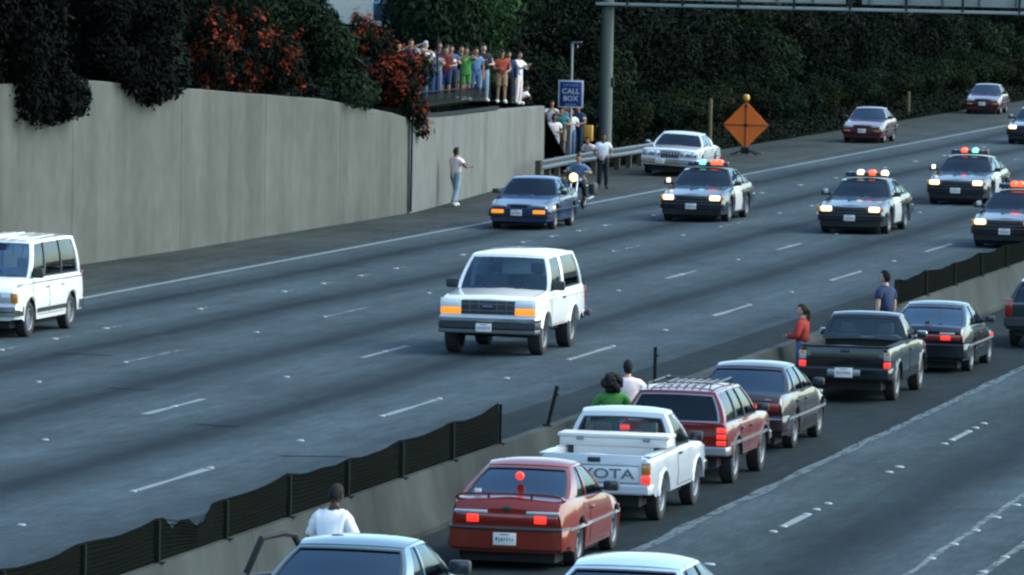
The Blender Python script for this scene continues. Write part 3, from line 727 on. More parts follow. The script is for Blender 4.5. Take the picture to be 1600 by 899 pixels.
br.fb('F', 'badge', 0, .935, .2, .08, 'dark_lens_blue', .02, .02, inset=-.045)
mat('lens_bright', (.8, .8, .78), .15, 0, coat=1)
hl = br.fb('F', 'headlight', .73, 1.0, .34, .13, 'lens_bright', .06, .02, inset=-.012)
for o_, sx in zip(hl, (1, -1)): rbox('bezel', (sx*.73, -2.33, .94), (.42, .05, .31), white, o_, .02)
br.fb('F', 'turn_signal', .73, .86, .40, .13, 'amber_lit', .06, .025, inset=-.012)
br.bumper('F', .70, .10, 'chrome', .14, .3, inset=-.02); br.bumper('F', .585, .13, 'black_plastic', .13, .28, 'lower_bumper', inset=-.02); br.bumper('F', .475, .09, mat('dull_metal', (.12, .13, .14), .45, .6), .11, .2, 'valance', inset=-.02)
br.plate('F', -.05, .55, y_out=.17)
br.bumper('R', .6, .16, 'chrome', .12, .3)
br.fb('R', 'tail_light', .9, .95, .14, .42, 'red_lens', .06); br.mirrors('black_plastic', size=(.24, .12, .18)); br.mirrors
br.door(1.3, 2.62, .56, handle='black_plastic', hz=1.04); br.strip_side('side_moulding', .2, 4.5, 1.07, .035, white, .012); br.flare(white, .03, .06)
rbox('hitch_carrier', (.98, 2.44, .62), (.16, .2, .12), 'black_plastic', br.root, .02)
br.lid_lines(.12, 1.3, .86)
br.place(-25.97, 116.3, R(0), 0)

# --- the white van
S = dict(L=4.49, W=1.96, gc=.30, ax=(.86, 3.68), wr=.345, tw=.22, paint=white, nf=.06, nr=.03, nfl=.5, zm=.7, sh=.07, tum=.7, er=.05, zbf=.36,
         top=[(0, .96), (.1, 1.02), (.9, 1.16), (4.49, 1.14)], rim='steel', crown=.03, seat='interior_grey', shelf=False, seat_u=1.9, rear_u=2.9, roof_paint=white,
         gh=dict(wb=.9, wt=1.55, rt=4.36, rb=4.47, wbf=.93, hr=.78, zr=1.86, rc=.05, rwf=.86, glass='glass', sglass='glass_dark', bf=.09, br=.03,
                 pillars=[(0, .02, 0, .03), (.27, .295, .22, .245), (.60, .62, .58, .60), (.94, 1, .94, 1)], pm='trim'))
va = Car('passenger_van', 'white passenger van with a dark lower stripe driving along the shoulder lane', 'van', S)
va.fb('F', 'grille', 0, .80, 1.0, .2, 'black_plastic', .05); va.fb('F', 'headlight', .66, .80, .3, .19, 'clear_lens', .06); va.fb('F', 'side_marker', .88, .80, .13, .2, 'amber', .1, inset=.03)
va.bumper('F', .55, .2, 'chrome', .12); va.bumper('F', .53, .05, 'black_plastic', .13, name='bumper_strip'); va.bumper('R', .5, .2, 'chrome', .1); va.plate('F', 0, .45)
va.strip_side('side_stripe', 1.28, 3.26, .50, .09, 'trim', .010); va.strip_side('side_moulding', .1, 4.4, 1.05, .03, 'silver_trim', .008)
va.door(.98, 2.05, .42, handle='chrome', hz=.95); va.door(2.1, 3.1, .42, handle='chrome', hz=.95, sides=(1,)); va.mirrors('black_plastic', size=(.2, .12, .2)); va.fb('R', 'tail_light', .88, 1.0, .1, .3, 'red_lens', .06)
for k in range(7): rbox('roof_rib', (-.6+.2*k, .1, 1.925-.01*abs(k-3)), (.03, 2.3, .02), white, va.roofo, .006)
va.place(-36.32, 116.3, R(0), 0)

# --- dark blue saloon beside the motorcycle
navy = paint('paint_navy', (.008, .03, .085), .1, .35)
S = dict(ky=.88, L=4.9, W=1.82, gc=.22, ax=(.95, 3.68), wr=.315, tw=.2, paint=navy, nf=.12, nr=.08, nfl=.9, nrl=.8, zm=.5, top=[(0, .64), (.1, .68), (.8, .80), (1.55, .90), (3.95, .96), (4.7, .95), (4.9, .9)],
         gh=dict(wb=1.5, wt=2.25, rt=3.35, rb=4.05, wbf=.90, hr=.62, zr=1.36, rwf=.86, glass='glass', pillars=SEDAN4))
bl = Car('saloon_car', 'dark blue saloon with amber fog lamps driving ahead of the motorcycle', 'car', S)
bl.bumper('F', .50, .2, navy, .1, .4); bl.bumper('F', .40, .08, 'black_plastic', .09, .35, 'lower_bumper'); bl.bumper('R', .55, .24, navy, .08)
bl.fb('F', 'grille', 0, .665, .5, .06, 'black_plastic', .05); bl.fb('F', 'headlight', .55, .665, .4, .07, 'clear_lens', .06); bl.fb('F', 'fog_lamp', .58, .50, .34, .10, 'amber_lit', .06, .02, inset=-.1)
bl.plate('F', -.05, .47, y_out=.13); bl.fb('R', 'tail_light', .6, .78, .45, .12, 'red_lens', .06); bl.door(1.62, 2.75); bl.door(2.8, 3.75); bl.mirrors('black_plastic'); bl.strip_side('side_moulding', .3, 4.7, .55, .03, 'trim')
rbox('side_marker', (.9, -1.9, .62), (.04, .12, .06), 'head_lit', bl.root, .01)
bl.lid_lines(.15, 1.45, .8)
bl.place(-36.38, 166.2, R(.8), 0)

# --- police cars
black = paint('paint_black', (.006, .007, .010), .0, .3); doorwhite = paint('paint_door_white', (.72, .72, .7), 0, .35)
S = dict(L=5.44, W=1.96, gc=.21, ax=(1.02, 3.96), wr=.335, tw=.22, paint=black, nf=.12, nr=.10, nfl=1.0, nrl=1.0, zm=.52, er=.07, crown=.05,
         top=[(0, .70), (.1, .75), (.9, .88), (1.65, .97), (4.3, 1.03), (5.2, .99), (5.44, .92)], rim='steel',
         gh=dict(wb=1.6, wt=2.38, rt=3.72, rb=4.5, wbf=.90, hr=.68, zr=1.42, rc=.05, rwf=.85, glass='glass', pillars=SEDAN4))
pc = Car('police_car', 'x', 'police car', S, 'police cars following with lights on')
pc.bumper('F', .50, .24, black, .1, .45); pc.bumper('F', .52, .04, 'trim', .12, .4, 'bumper_strip'); pc.bumper('R', .55, .24, black, .1, .4)
pc.fb('F', 'grille', 0, .70, .9, .13, 'trim', .05, inset=-.01); pc.fb('F', 'grille_bar', 0, .765, .92, .02, 'chrome', .05, .004, inset=-.02)
pc.fb('F', 'headlight', .67, .70, .30, .14, 'head_lit', .10, .06, inset=-.012); pc.fb('F', 'side_marker', .88, .70, .08, .12, 'amber', .12, inset=.04)
pc.plate('F', 0, .46, y_out=.13); pc.door(1.75, 2.93, m=doorwhite, label='white front door of a black car'); pc.door(2.98, 4.05); pc.mirrors('black_plastic')
pc.fb('R', 'tail_light', .7, .78, .36, .14, 'red_lens', .06)
lb = rbox('light_bar', (0, .02, 1.53), (1.18, .26, .05), 'black_plastic', pc.root, .02)
pc.lid_lines(.15, 1.5, .8); pc.lid_lines(4.6, 5.3, .8)
POLICE = pc
def lightbar(root, lit):
    """lenses on the roof bar; lit = {slot: material}"""
    bar_ = [c for c in root.children if c.name.startswith('light_bar')][0]
    for k in range(7):
        x = -.51+.17*k; m_ = lit.get(k, 'dark_lens_blue' if k < 3 else 'dark_lens_red')
        if m_.startswith('flash'):
            b = MB(); b.lathe([(-.08, .07), (-.04, .11), (.03, .11), (.08, .075), (.095, .001)], 14, 'Z', (x, .02, 1.61)); b.build('beacon', m_, bar_, smooth=50)
        else: rbox('beacon', (x, .02, 1.595), (.15, .22, .09), m_, bar_, .02)
    for sx in (-.62,): pass
def spot(root, side, lit):
    o = rbox('spotlight', (side*.97, -1.02, 1.12), (.12, .14, .14), 'black_plastic', root, .04); rbox('spotlight_lens', (side*.97, -1.095, 1.12), (.115, .02, .125), 'flash_white' if lit else 'clear_lens', o, .008)
    rbox('spotlight_arm', (side*.9, -.98, 1.06), (.14, .05, .04), 'black_plastic', o, .01)
POL = [((-33.0, 173.9), {2: 'flash_blue', 4: 'flash_red', 5: 'flash_red'}, (-1, True), 'black police car with white doors, leading the others, beside the pale old saloon', .8),
       ((-27.68, 169.5), {2: 'flash_white', 4: 'flash_red', 6: 'flash_white'}, (-1, False), 'black police car with white doors alone in the lane next to the leading one', 0),
       ((-27.8, 190.3), {2: 'flash_red', 4: 'flash_blue'}, (-1, True), 'black police car with a red and a turquoise flashing light behind two others', -.5),
       ((-22.62, 164.2), {2: 'flash_red', 3: 'flash_red'}, (-1, False), 'black police car in the lane beside the median barrier and its dark screen', -.5),
       ((-33.6, 249.7), {1: 'flash_blue', 5: 'flash_red'}, (-1, False), 'farthest black police car on the road under the sign gantry', -.5),
       ((-26.6, 204), {2: 'flash_red', 4: 'flash_white'}, (-1, False), 'black police car mostly hidden behind the one with turquoise and red flashers', 0)]
proots = [POLICE.root] + [copy_tree(POLICE.root) for _ in POL[1:]]
for rt_, (pos, lit, sp_, lab, rz) in zip(proots, POL):
    rt_['label'] = lab; d = POLICE.y(S['ax'][0]); v = Matrix.Rotation(R(rz), 3, 'Z') @ Vector((0, d, 0))
    rt_.location = (pos[0]-v.x, pos[1]-v.y, 0); rt_.rotation_euler.z = R(rz); lightbar(rt_, lit); spot(rt_, *sp_)

# --- pale old saloon on the shoulder
pale = paint('paint_pale', (.62, .64, .66), 0, .35)
S = dict(L=5.55, W=1.98, gc=.26, ax=(1.05, 4.05), wr=.345, tw=.2, paint=pale, nf=.02, nr=.03, zm=.58, sh=.06, er=.03, tum=.8, crown=.03, zbf=.36,
         top=[(0, .90), (.1, .92), (1.7, .97), (4.4, .98), (5.55, .9)], rim='steel',
         gh=dict(wb=1.75, wt=2.4, rt=3.75, rb=4.3, wbf=.88, hr=.66, zr=1.39, rwf=.86, glass='glass', pillars=[(0, .02, 0, .03), (.48, .5, .44, .46), (.80, 1, .84, 1)], rtrim='chrome'))
od = Car('old_saloon', 'pale old saloon with four round headlamps parked by the guardrail', 'car', S)
od.fb('F', 'grille', 0, .72, .62, .26, 'trim', .06, inset=-.01)
for k in range(6): od.fb('F', 'grille_bar', .05+.1*(k // 2 * 1.0)+.0, .72, .015, .24, 'chrome', .03, .003, inset=-.04) if k % 2 == 0 else None
od.fb('F', 'lamp_panel', .64, .76, .58, .18, 'chrome', .06, inset=-.005)
for x in (.48, .78):
    for sx in (1, -1):
        b = MB(); b.lathe([(0, .085), (-.03, .08), (-.045, .05), (-.05, .001)], 16, 'Y', (sx*x, -2.805, .76)); b.build('headlight', 'clear_lens', od.root, smooth=50)
od.bumper('F', .52, .17, 'chrome', .16, .35); od.bumper('R', .52, .17, 'chrome', .14, .35); od.plate('F', -.3, .50, y_out=.2); od.door(1.85, 3.2, handle='chrome'); od.mirrors('chrome', size=(.16, .08, .1)); od.strip_side('side_moulding', .2, 5.4, .62, .025, 'chrome')
od.fb('R', 'tail_light', .7, .7, .4, .12, 'red_lens', .05)
od.lid_lines(.12, 1.7, .84)
od.place(-40.08, 206.6, R(2.5), 0); od.root.rotation_euler.y = R(2.5); od.root.location.z = .01

# --- burgundy cars on the far shoulder
burg = paint('paint_burgundy', (.075, .010, .017), .1, .32)
S = dict(L=4.5, W=1.7, gc=.22, ax=(.88, 3.45), wr=.30, tw=.19, paint=burg, nf=.10, nr=.08, nfl=.8, top=[(0, .68), (.1, .72), (.7, .84), (1.4, .92), (3.6, .95), (4.5, .9)],
         gh=dict(wb=1.38, wt=2.05, rt=3.05, rb=3.75, wbf=.9, hr=.58, zr=1.36, glass='glass_blue', pillars=SEDAN4))
b1 = Car('compact_saloon', 'burgundy saloon with a pale plate parked on the shoulder past the orange sign', 'car', S)
def common_front(c, zl=.68):
    c.bumper('F', .48, .22, c.P, .09, .4); c.bumper('F', .5, .04, 'trim', .105, .38, 'bumper_strip'); c.bumper('R', .52, .24, c.P, .09, .4)
    c.fb('F', 'grille', 0, zl, .6, .09, 'trim', .05, inset=-.008); c.fb('F', 'headlight', .56, zl, .36, .1, 'clear_lens', .06); c.fb('F', 'turn_signal', .6, .5, .25, .06, 'amber', .06, inset=-.09)
    c.mirrors('black_plastic'); c.strip_side('side_moulding', .3, c.L-.3, .55, .035, 'trim'); c.fb('R', 'tail_light', .58, .76, .36, .14, 'red_lens', .06)
common_front(b1); b1.plate('F', 0, .5, y_out=.115); b1.door(1.5, 2.55); b1.door(2.6, 3.45)
b2r = copy_tree(b1.root); b2r['label'] = 'burgundy saloon half in the bushes, farthest of the cars on the shoulder'
b1.place(-39.85, 245.8, R(1), 0); b2r.location = (-41.7, 292.1-b1.y(.88), 0); b2r.rotation_euler.z = R(2)

# --- queue facing away: red liftback
A180 = math.pi
red = paint('paint_red', (.19, .018, .007), 0, .33)
S = dict(ky=.93, L=4.39, W=1.71, gc=.20, ax=(.85, 3.4), wr=.30, tw=.2, paint=red, nf=.14, nr=.09, nfl=.9, nrl=.9, zm=.5, sh=.10, er=.07, crown=.04,
         top=[(0, .58), (.1, .63), (.8, .77), (1.45, .87), (3.5, .95), (4.1, .95), (4.3, .92), (4.39, .87)], seat='interior_dark', rear_u=2.95,
         gh=dict(wb=1.4, wt=2.15, rt=2.95, rb=3.92, wbf=.90, hr=.585, zr=1.335, rc=.05, rwf=.92, glass='glass', rglass='glass_blue', br=.10, pillars=COUPE))
it = Car('liftback_coupe', 'red liftback coupe with rear spoiler and lit brake lamps stopped behind the white pickup', 'car', S)
it.bumper('R', .43, .30, red, .10, .45); it.bumper('R', .565, .045, 'trim', .125, .45, 'bumper_strip'); it.bumper('F', .45, .28, red, .07, .12, ww=-.05); it.bumper('R', .31, .06, 'trim', .07, .3, 'valance')
it.fb('R', 'light_panel', 0, .70, 1.42, .13, 'red_lens', .05, .02, inset=-.005); it.fb('R', 'tail_light', .47, .695, .17, .11, 'brake_lit', .05, .015, inset=-.02)
it.fb('R', 'reverse_lamp', .5, .785, .46, .045, 'clear_lens', .05, .012, inset=-.012); it.fb('R', 'badge', 0, .83, .09, .07, 'trim', .03, .01, inset=.0)
it.plate('R', .0, .43, .32, .17, .13); it.mirrors('black_plastic', size=(.22, .12, .14)); it.door(1.5, 2.75, handle=red); it.strip_side('side_moulding', .3, 4.1, .55, .04, 'silver_trim')
b = MB()
sp_pts = [(-.76, 1.95, .945), (-.71, 1.97, .985), (-.6, 1.985, 1.01), (-.3, 1.99, 1.018), (.3, 1.99, 1.018), (.6, 1.985, 1.01), (.71, 1.97, .985), (.76, 1.95, .945)]
for (a, c) in zip(sp_pts[:-1], sp_pts[1:]):
    a, c = Vector(a), Vector(c); q = [a+Vector((0, -.055, .008)), c+Vector((0, -.055, .008)), c+Vector((0, .055, .014)), a+Vector((0, .055, .014))]
    b.add(q+[v-Vector((0, 0, .026)) for v in q], [(0,1,2,3), (7,6,5,4), (0,4,5,1), (1,5,6,2), (2,6,7,3), (3,7,4,0)])
b.box((-.3, 1.97, .97), (.03, .07, .08)); b.box((.3, 1.97, .97), (.03, .07, .08)); b.build('spoiler', red, it.root, smooth=30)
b = MB(); b.lathe([(-.03, .055), (0, .06), (.02, .05), (.025, .001)], 14, 'Y', (.0, 1.36, 1.215)); b.build('high_brake_light', 'brake_lit', it.root, smooth=50)
rbox('sticker', (.5, 1.76, 1.03), (.09, .02, .05), 'plate', it.root, .003)
it.place(-16.93, 77.5, A180, 1, .94)

# --- white pickup with toolbox
pw = paint('paint_pickup_white', (.50, .53, .57), 0, .35)
S = dict(L=4.45, W=1.69, gc=.36, ax=(.78, 3.40), wr=.335, tw=.21, paint=pw, nf=.05, nr=.02, zm=.62, sh=.07, tum=.7, er=.03, zbf=.42, zbr=.44, open=[(2.62, 4.38)],
         top=[(0, .87), (.1, .91), (1.3, 1.0), (2.5, 1.01), (4.45, 1.0)], rim='alloy', one_row=True, seat='interior_grey', seat_u=1.98, int='interior_tan',
         gh=dict(wb=1.22, wt=1.78, rt=2.40, rb=2.52, wbf=.93, hr=.64, zr=1.50, rc=.045, rwf=.88, glass='glass_open', br=.03, r0=.08, r1=.86, pillars=[(0, .03, 0, .04), (.86, 1, .84, 1)]))
def bed(c, u0, u1, m, zf=.62):
    w = c.hw((u0+u1)/2)*.84; b = MB(); zt_ = c.zt(u1)-.005
    b.box((0, c.y((u0+u1)/2), zf), (2*w, u1-u0, .04))
    for sx in (1, -1): b.box((sx*w, c.y((u0+u1)/2), (zf+zt_)/2), (.03, u1-u0, zt_-zf))
    b.box((0, c.y(u0), (zf+zt_)/2), (2*w, .03, zt_-zf)); b.box((0, c.y(u1), (zf+zt_)/2), (2*w, .03, zt_-zf))
    b.build('cargo_bed', m, c.root, smooth=0)
    for sx in (1, -1): rbox('bed_rail', (sx*(w+.055), c.y((u0+u1)/2), zt_+.012), (.13, u1-u0+.05, .03), m, c.root, .01)
    rbox('bed_rail', (0, c.y(u1)+.03, zt_+.012), (2*w, .09, .03), m, c.root, .01)
tp = Car('pickup_truck', 'white pickup truck carrying a wide toolbox, its tailgate lettered, between red liftback and red wagon', 'pickup', S)
bed(tp, 2.62, 4.38, pw)
tg = rbox('tailgate', (0, 2.232, .79), (1.42, .025, .46), pw, tp.root, .01)
tgp = rbox('tailgate_panel', (0, 2.247, .74), (1.3, .012, .24), mat('paint_pickup_panel', (.58, .60, .62), .4, coat=.5), tg, .006)  # tailgate panel paint, slightly paler than the body paint
for z, w_ in ((.865, 1.34), (.615, 1.34)): rbox('tailgate_seam', (0, 2.2455, z), (w_, .014, .012), 'trim', tg, .002)
mat('letter_grey', (.12, .13, .15), .5)
text_mesh('tailgate_letters', 'TOYOTA', .2, 'letter_grey', tg, (0, 2.256, .74), (R(90), 0, R(180)), .002, 1.45, .003)
rbox('tailgate_handle', (0, 2.25, .945), (.19, .03, .07), 'black_plastic', tg, .012)
for sx in (1, -1):
    o = rbox('tail_light', (sx*.775, 2.24, .82), (.13, .04, .15), 'amber', tp.root, .01); rbox('brake_lamp', (sx*.775, 2.24, .67), (.13, .042, .11), 'brake_lit', o, .01); rbox('reverse_lamp', (sx*.775, 2.241, .91), (.128, .04, .04), 'clear_lens', o, .006)
tp.bumper('R', .52, .14, pw, .06, .2); tp.bumper('F', .55, .16, 'chrome', .1, .3); tp.fb('F', 'grille', 0, .78, 1.0, .14, 'black_plastic'); tp.fb('F', 'headlight', .65, .78, .26, .14, 'clear_lens', .06)
tp.door(1.28, 2.36, .44, handle='trim', hz=.9); tp.mirrors('black_plastic', size=(.2, .1, .14)); tp.flare(pw, .02, .05)
tp.place(-17.14, 84.1, A180, 1, .95)
tb = empty('truck_toolbox', (-17.15, 0, 0), A180); tag(tb, 'wide white metal toolbox lying across the bed of the white pickup', 'toolbox')
tb.location = (tp.root.location.x, tp.root.location.y, 0); tb.scale = (.95, .95, .95); mat('toolbox_white', (.62, .59, .55), .45, var=.08)
rbox('box_body', (0, .62, .93), (1.2, .46, .36), 'toolbox_white', tb, .01); rbox('box_side', (0, .62, 1.09), (1.62, .5, .13), 'toolbox_white', tb, .015)
ld = rbox('lid', (0, .62, 1.182), (1.68, .54, .055), 'toolbox_white', tb, .015)
for x in (-.5, .5): rbox('latch', (x, .885, 1.14), (.1, .03, .06), 'steel_wheel', ld, .006)

# --- red wagon
wred = paint('paint_wagon_red', (.16, .012, .009), 0, .35)
S = dict(ky=.92, L=4.2, W=1.79, gc=.40, ax=(.72, 3.29), wr=.345, tw=.22, ar=1.2, paint=wred, nf=.04, nr=.02, zm=.66, sh=.07, tum=.8, er=.03, zbf=.46, zbr=.46,
         top=[(0, .92), (.1, .95), (1.2, 1.0), (4.2, 1.02)], rim='alloy', shelf=False, seat='interior_grey', seat_u=1.95, rear_u=2.8,
         gh=dict(wb=1.2, wt=1.68, rt=3.88, rb=4.17, wbf=.92, hr=.63, zr=1.49, rc=.035, rwf=.9, glass='glass_dark', rglass='glass_dark', rtrim='silver_trim', br=.04, r0=.06, r1=.9,
                 pillars=[(0, .02, 0, .03), (.35, .375, .33, .355), (.63, .655, .61, .635), (.95, 1, .95, 1)], pm='trim'))
jp = Car('station_wagon', 'boxy red wagon with a roof rack stopped ahead of the white pickup', 'car', S)
jp.bumper('R', .56, .14, 'silver_trim', .1, .2); jp.bumper('F', .56, .14, 'silver_trim', .1, .2); jp.fb('F', 'grille', 0, .85, .8, .18, 'black_plastic'); jp.fb('F', 'headlight', .62, .85, .26, .18, 'clear_lens', .06)
for sx in (1, -1):
    o = rbox('tail_light', (sx*.775, 2.1, .74), (.17, .05, .42), 'red_lens', jp.root, .015)
    for k in range(4): rbox('brake_lamp', (sx*.775, 2.122, 0.59+.1*k), (.15, .03, .07), 'brake_lit', o, .01)
for sx in (1, -1):
    b = MB(); b.tube([(sx*.5, -.35, 1.5), (sx*.5, -.3, 1.57), (sx*.5, 1.6, 1.57), (sx*.5, 1.7, 1.5)], .016, 6); b.build('roof_rail_bar', 'trim', jp.root, smooth=60)
for k in range(6): rbox('roof_slat', (-.32+.128*k, .6, 1.545), (.03, 1.9, .02), 'silver_trim', jp.roofo, .005)
for y_ in (.1, 1.3): rbox('roof_crossbar', (0, y_, 1.575), (1.0, .05, .02), 'trim', jp.root, .006)
jp.door(1.3, 2.2, .48); jp.door(2.24, 3.0, .48); jp.mirrors('black_plastic'); jp.flare('black_plastic', .02, .05); jp.strip_side('side_moulding', .3, 4.0, .66, .05, 'silver_trim'); jp.fb('R', 'tailgate_handle', 0, .95, .3, .05, 'trim', .03); jp.plate('R', 0, .72, y_out=.02)
jp.place(-17.28, 90.3, A180, 1, .94)

# --- dark brown saloon
brown = paint('paint_brown', (.035, .018, .018), .3, .32)
S = dict(ky=.96, L=4.6, W=1.75, gc=.22, ax=(.85, 3.42), wr=.31, tw=.2, paint=brown, nf=.08, nr=.06, nfl=.8, top=[(0, .70), (.1, .74), (1.45, .93), (3.7, .97), (4.5, .95), (4.6, .9)], rear_u=3.05,
         gh=dict(wb=1.42, wt=2.1, rt=3.2, rb=3.95, wbf=.91, hr=.60, zr=1.36, rc=.045, rwf=.93, glass='glass', rglass='glass_blue', pillars=SEDAN4))
au = Car('executive_saloon', 'dark brown saloon stopped between the red wagon and the black pickup', 'car', S)
au.bumper('R', .48, .26, brown, .1, .4); au.bumper('R', .56, .04, 'silver_trim', .115, .4, 'bumper_strip'); au.bumper('F', .48, .26, brown, .07, .15, ww=-.03)
au.fb('R', 'light_panel', 0, .76, 1.5, .15, 'red_lens', .05, inset=-.005); au.fb('R', 'tail_light', .42, .75, .15, .09, 'brake_lit', .05, .02, inset=-.02); au.fb('R', 'badge', .55, .88, .1, .03, 'silver_trim', .02, .004)
au.fb('F', 'headlight', .56, .72, .36, .1, 'clear_lens', .06); au.mirrors('black_plastic'); au.door(1.55, 2.6); au.door(2.65, 3.5); au.strip_side('side_moulding', .3, 4.3, .55, .04, 'silver_trim'); au.plate('R', 0, .76, y_out=.03, bg='trim')
au.place(-17.53, 97.0, A180, 1, .94)

# --- black pickup
S = dict(L=4.75, W=1.75, gc=.34, ax=(.82, 3.72), wr=.34, tw=.22, paint=black, nf=.06, nr=.02, zm=.62, sh=.08, tum=.8, er=.04, zbr=.42, open=[(2.62, 4.68)],
         top=[(0, .88), (.1, .92), (1.3, 1.02), (2.5, 1.05), (4.75, 1.05)], rim='alloy', one_row=True, seat_u=2.0,
         gh=dict(wb=1.25, wt=1.85, rt=2.40, rb=2.56, wbf=.93, hr=.66, zr=1.52, rc=.04, rwf=.92, glass='glass_clear', br=.03, r0=.1, r1=.92, pillars=[(0, .03, 0, .04), (.84, 1, .82, 1)]))
bp = Car('black_pickup', 'black pickup truck with lit brake lamps and a white plate beside the median', 'pickup', S)
bed(bp, 2.62, 4.68, 'underside')
mat('tailgate_band', (.055, .06, .05), .35, .3)
tg = rbox('tailgate', (0, 2.382, .80), (1.46, .025, .46), black, bp.root, .01); rbox('tailgate_band', (0, 2.397, .90), (1.3, .012, .10), 'tailgate_band', tg, .006); rbox('tailgate_handle', (0, 2.40, .975), (.18, .03, .06), 'trim', tg, .01)
for sx in (1, -1):
    o = rbox('tail_light', (sx*.80, 2.385, .88), (.13, .05, .16), 'clear_lens', bp.root, .012); rbox('turn_lamp', (sx*.80, 2.39, .93), (.11, .05, .06), 'amber', o, .01); rbox('brake_lamp', (sx*.80, 2.39, .72), (.125, .05, .11), 'brake_lit', o, .014)
bp.bumper('R', .55, .2, black, .12, .25); bp.fb('R', 'bumper_step', 0, .57, .62, .12, 'silver_trim', .03, .01, inset=-.115); bp.plate('R', 0, .57, .34, .18, .14)
bp.fb('F', 'headlight', .6, .78, .3, .14, 'clear_lens', .06); bp.mirrors('chrome', size=(.2, .1, .14)); bp.door(1.32, 2.42, .44); bp.flare(black, .02, .05)
bp.place(-17.6, 107.9, A180, 1, .94)

# --- black hatch coupe ahead of it
S = dict(L=4.35, W=1.72, gc=.20, ax=(.85, 3.38), wr=.30, tw=.2, paint=black, nf=.12, nr=.08, nfl=.9, er=.06, top=[(0, .6), (.1, .65), (1.4, .86), (3.6, .94), (4.25, .92), (4.35, .88)], rear_u=2.95,
         gh=dict(wb=1.38, wt=2.1, rt=2.95, rb=4.0, wbf=.9, hr=.59, zr=1.30, rwf=.93, glass='glass', rglass='glass_blue', br=.08, pillars=COUPE))
jc = Car('hatchback_coupe', 'black hatchback coupe with a rear wiper stopped ahead of the black pickup', 'car', S)
jc.bumper('R', .45, .28, black, .1, .4); jc.bumper('F', .45, .28, black, .07, .15, ww=-.05); jc.fb('R', 'light_panel', 0, .72, 1.45, .12, 'red_lens', .05, inset=-.005); jc.fb('R', 'tail_light', .42, .715, .2, .09, 'brake_lit', .05, inset=-.02); jc.fb('R', 'reverse_lamp', .45, .80, .3, .04, 'clear_lens', .04)
b = MB(); b.bar((.0, 1.83, 1.0), (-.22, 1.45, 1.2), .025); b.box((0, 1.84, .99), (.1, .08, .05)); b.build('rear_wiper', 'black_plastic', jc.root, smooth=0)
jc.door(1.5, 2.7); jc.mirrors('black_plastic'); jc.strip_side('side_moulding', .3, 4.0, .55, .035, 'silver_trim')
rbox('side_marker', (.86, -1.3, .6), (.03, .14, .07), 'brake_lit', jc.root, .01); rbox('side_marker', (-.86, -1.3, .6), (.03, .14, .07), 'brake_lit', jc.root, .01)
jc.place(-17.43, 116.0, A180, 1, .94)

# --- dark green wagon at the head of the visible queue
green = paint('paint_green', (.014, .03, .026), .2, .35)
S = dict(L=4.3, W=1.76, gc=.34, ax=(.8, 3.4), wr=.335, tw=.21, paint=green, nf=.05, nr=.03, zm=.6, er=.04, top=[(0, .8), (.1, .84), (1.25, .92), (4.3, .95)], shelf=False,
         gh=dict(wb=1.2, wt=1.75, rt=3.8, rb=4.2, wbf=.92, hr=.62, zr=1.4, rwf=.9, glass='glass_dark', rglass='glass_dark', pillars=[(0, .02, 0, .03), (.36, .385, .33, .355), (.64, .665, .61, .635), (.95, 1, .95, 1)]))
kg = Car('estate_car', 'dark green estate stopped ahead of the black hatchback coupe', 'car', S)
kg.bumper('R', .55, .2, 'black_plastic', .1, .3); kg.bumper('F', .55, .2, 'black_plastic', .1, .3); kg.fb('R', 'tail_light', .78, .85, .16, .36, 'red_lens', .06); kg.mirrors('black_plastic', size=(.24, .14, .18)); kg.door(1.3, 2.2); kg.door(2.24, 3.0); kg.plate('R', 0, .72, y_out=.03)
kg.place(-16.2, 123.9, A180, 1, .96)

# --- teal coupe with its door open
teal = paint('paint_teal', (.09, .16, .19), .3, .34)
S = dict(L=4.5, W=1.72, gc=.20, ax=(.88, 3.45), wr=.30, tw=.2, paint=teal, nf=.1, nr=.07, nfl=.8, crown=.03, top=[(0, .62), (.1, .67), (1.45, .88), (3.6, .95), (4.4, .93), (4.5, .88)], rear_u=2.95,
         gh=dict(wb=1.42, wt=2.1, rt=3.0, rb=3.8, wbf=.9, hr=.62, zr=1.33, rc=.045, rwf=.93, glass='glass', rglass='glass_blue', br=.08, pillars=COUPE, no_glass=((1, 0),)))
tc_ = Car('teal_coupe', 'teal coupe with its door swung open beside the standing figure in a white shirt', 'car', S)
tc_.bumper('R', .45, .28, teal, .1, .4); tc_.bumper('F', .45, .28, teal, .1, .4); tc_.fb('R', 'tail_light', .55, .74, .42, .14, 'red_lens', .05); tc_.door(1.5, 2.75, sides=(-1,)); tc_.mirrors('black_plastic', size=(.24, .13, .15), sides=(-1,))
# opened door: local +x is the driver's side once the car is turned round
dr = empty('open_door'); dr.parent = tc_.root; dr.location = (.82, tc_.y(1.5), 0); dr.rotation_euler.z = R(-26)
# hinge at origin, door runs towards +y (tail) when shut
rbox('door_panel', (0, .6, .58), (.09, 1.2, .62), 'trim', dr, .03)
b = MB(); P_ = [(0, .02, .88), (-.13, .5, 1.30), (-.15, .72, 1.335), (-.13, 1.05, 1.3), (-.02, 1.18, .9)]
b.tube(P_, .04, 6); b.build('window_frame', 'rubber', dr, smooth=50); rbox('door_trim', (-.055, .6, .6), (.03, 1.05, .5), 'interior_dark', dr, .02)
rbox('mirror', (.12, .12, .98), (.22, .1, .13), 'black_plastic', dr, .03)
ra = tc_.place(-16.35, 66.1, A180)
tc_.root.location.y = 66.1 + tc_.y(3.0)

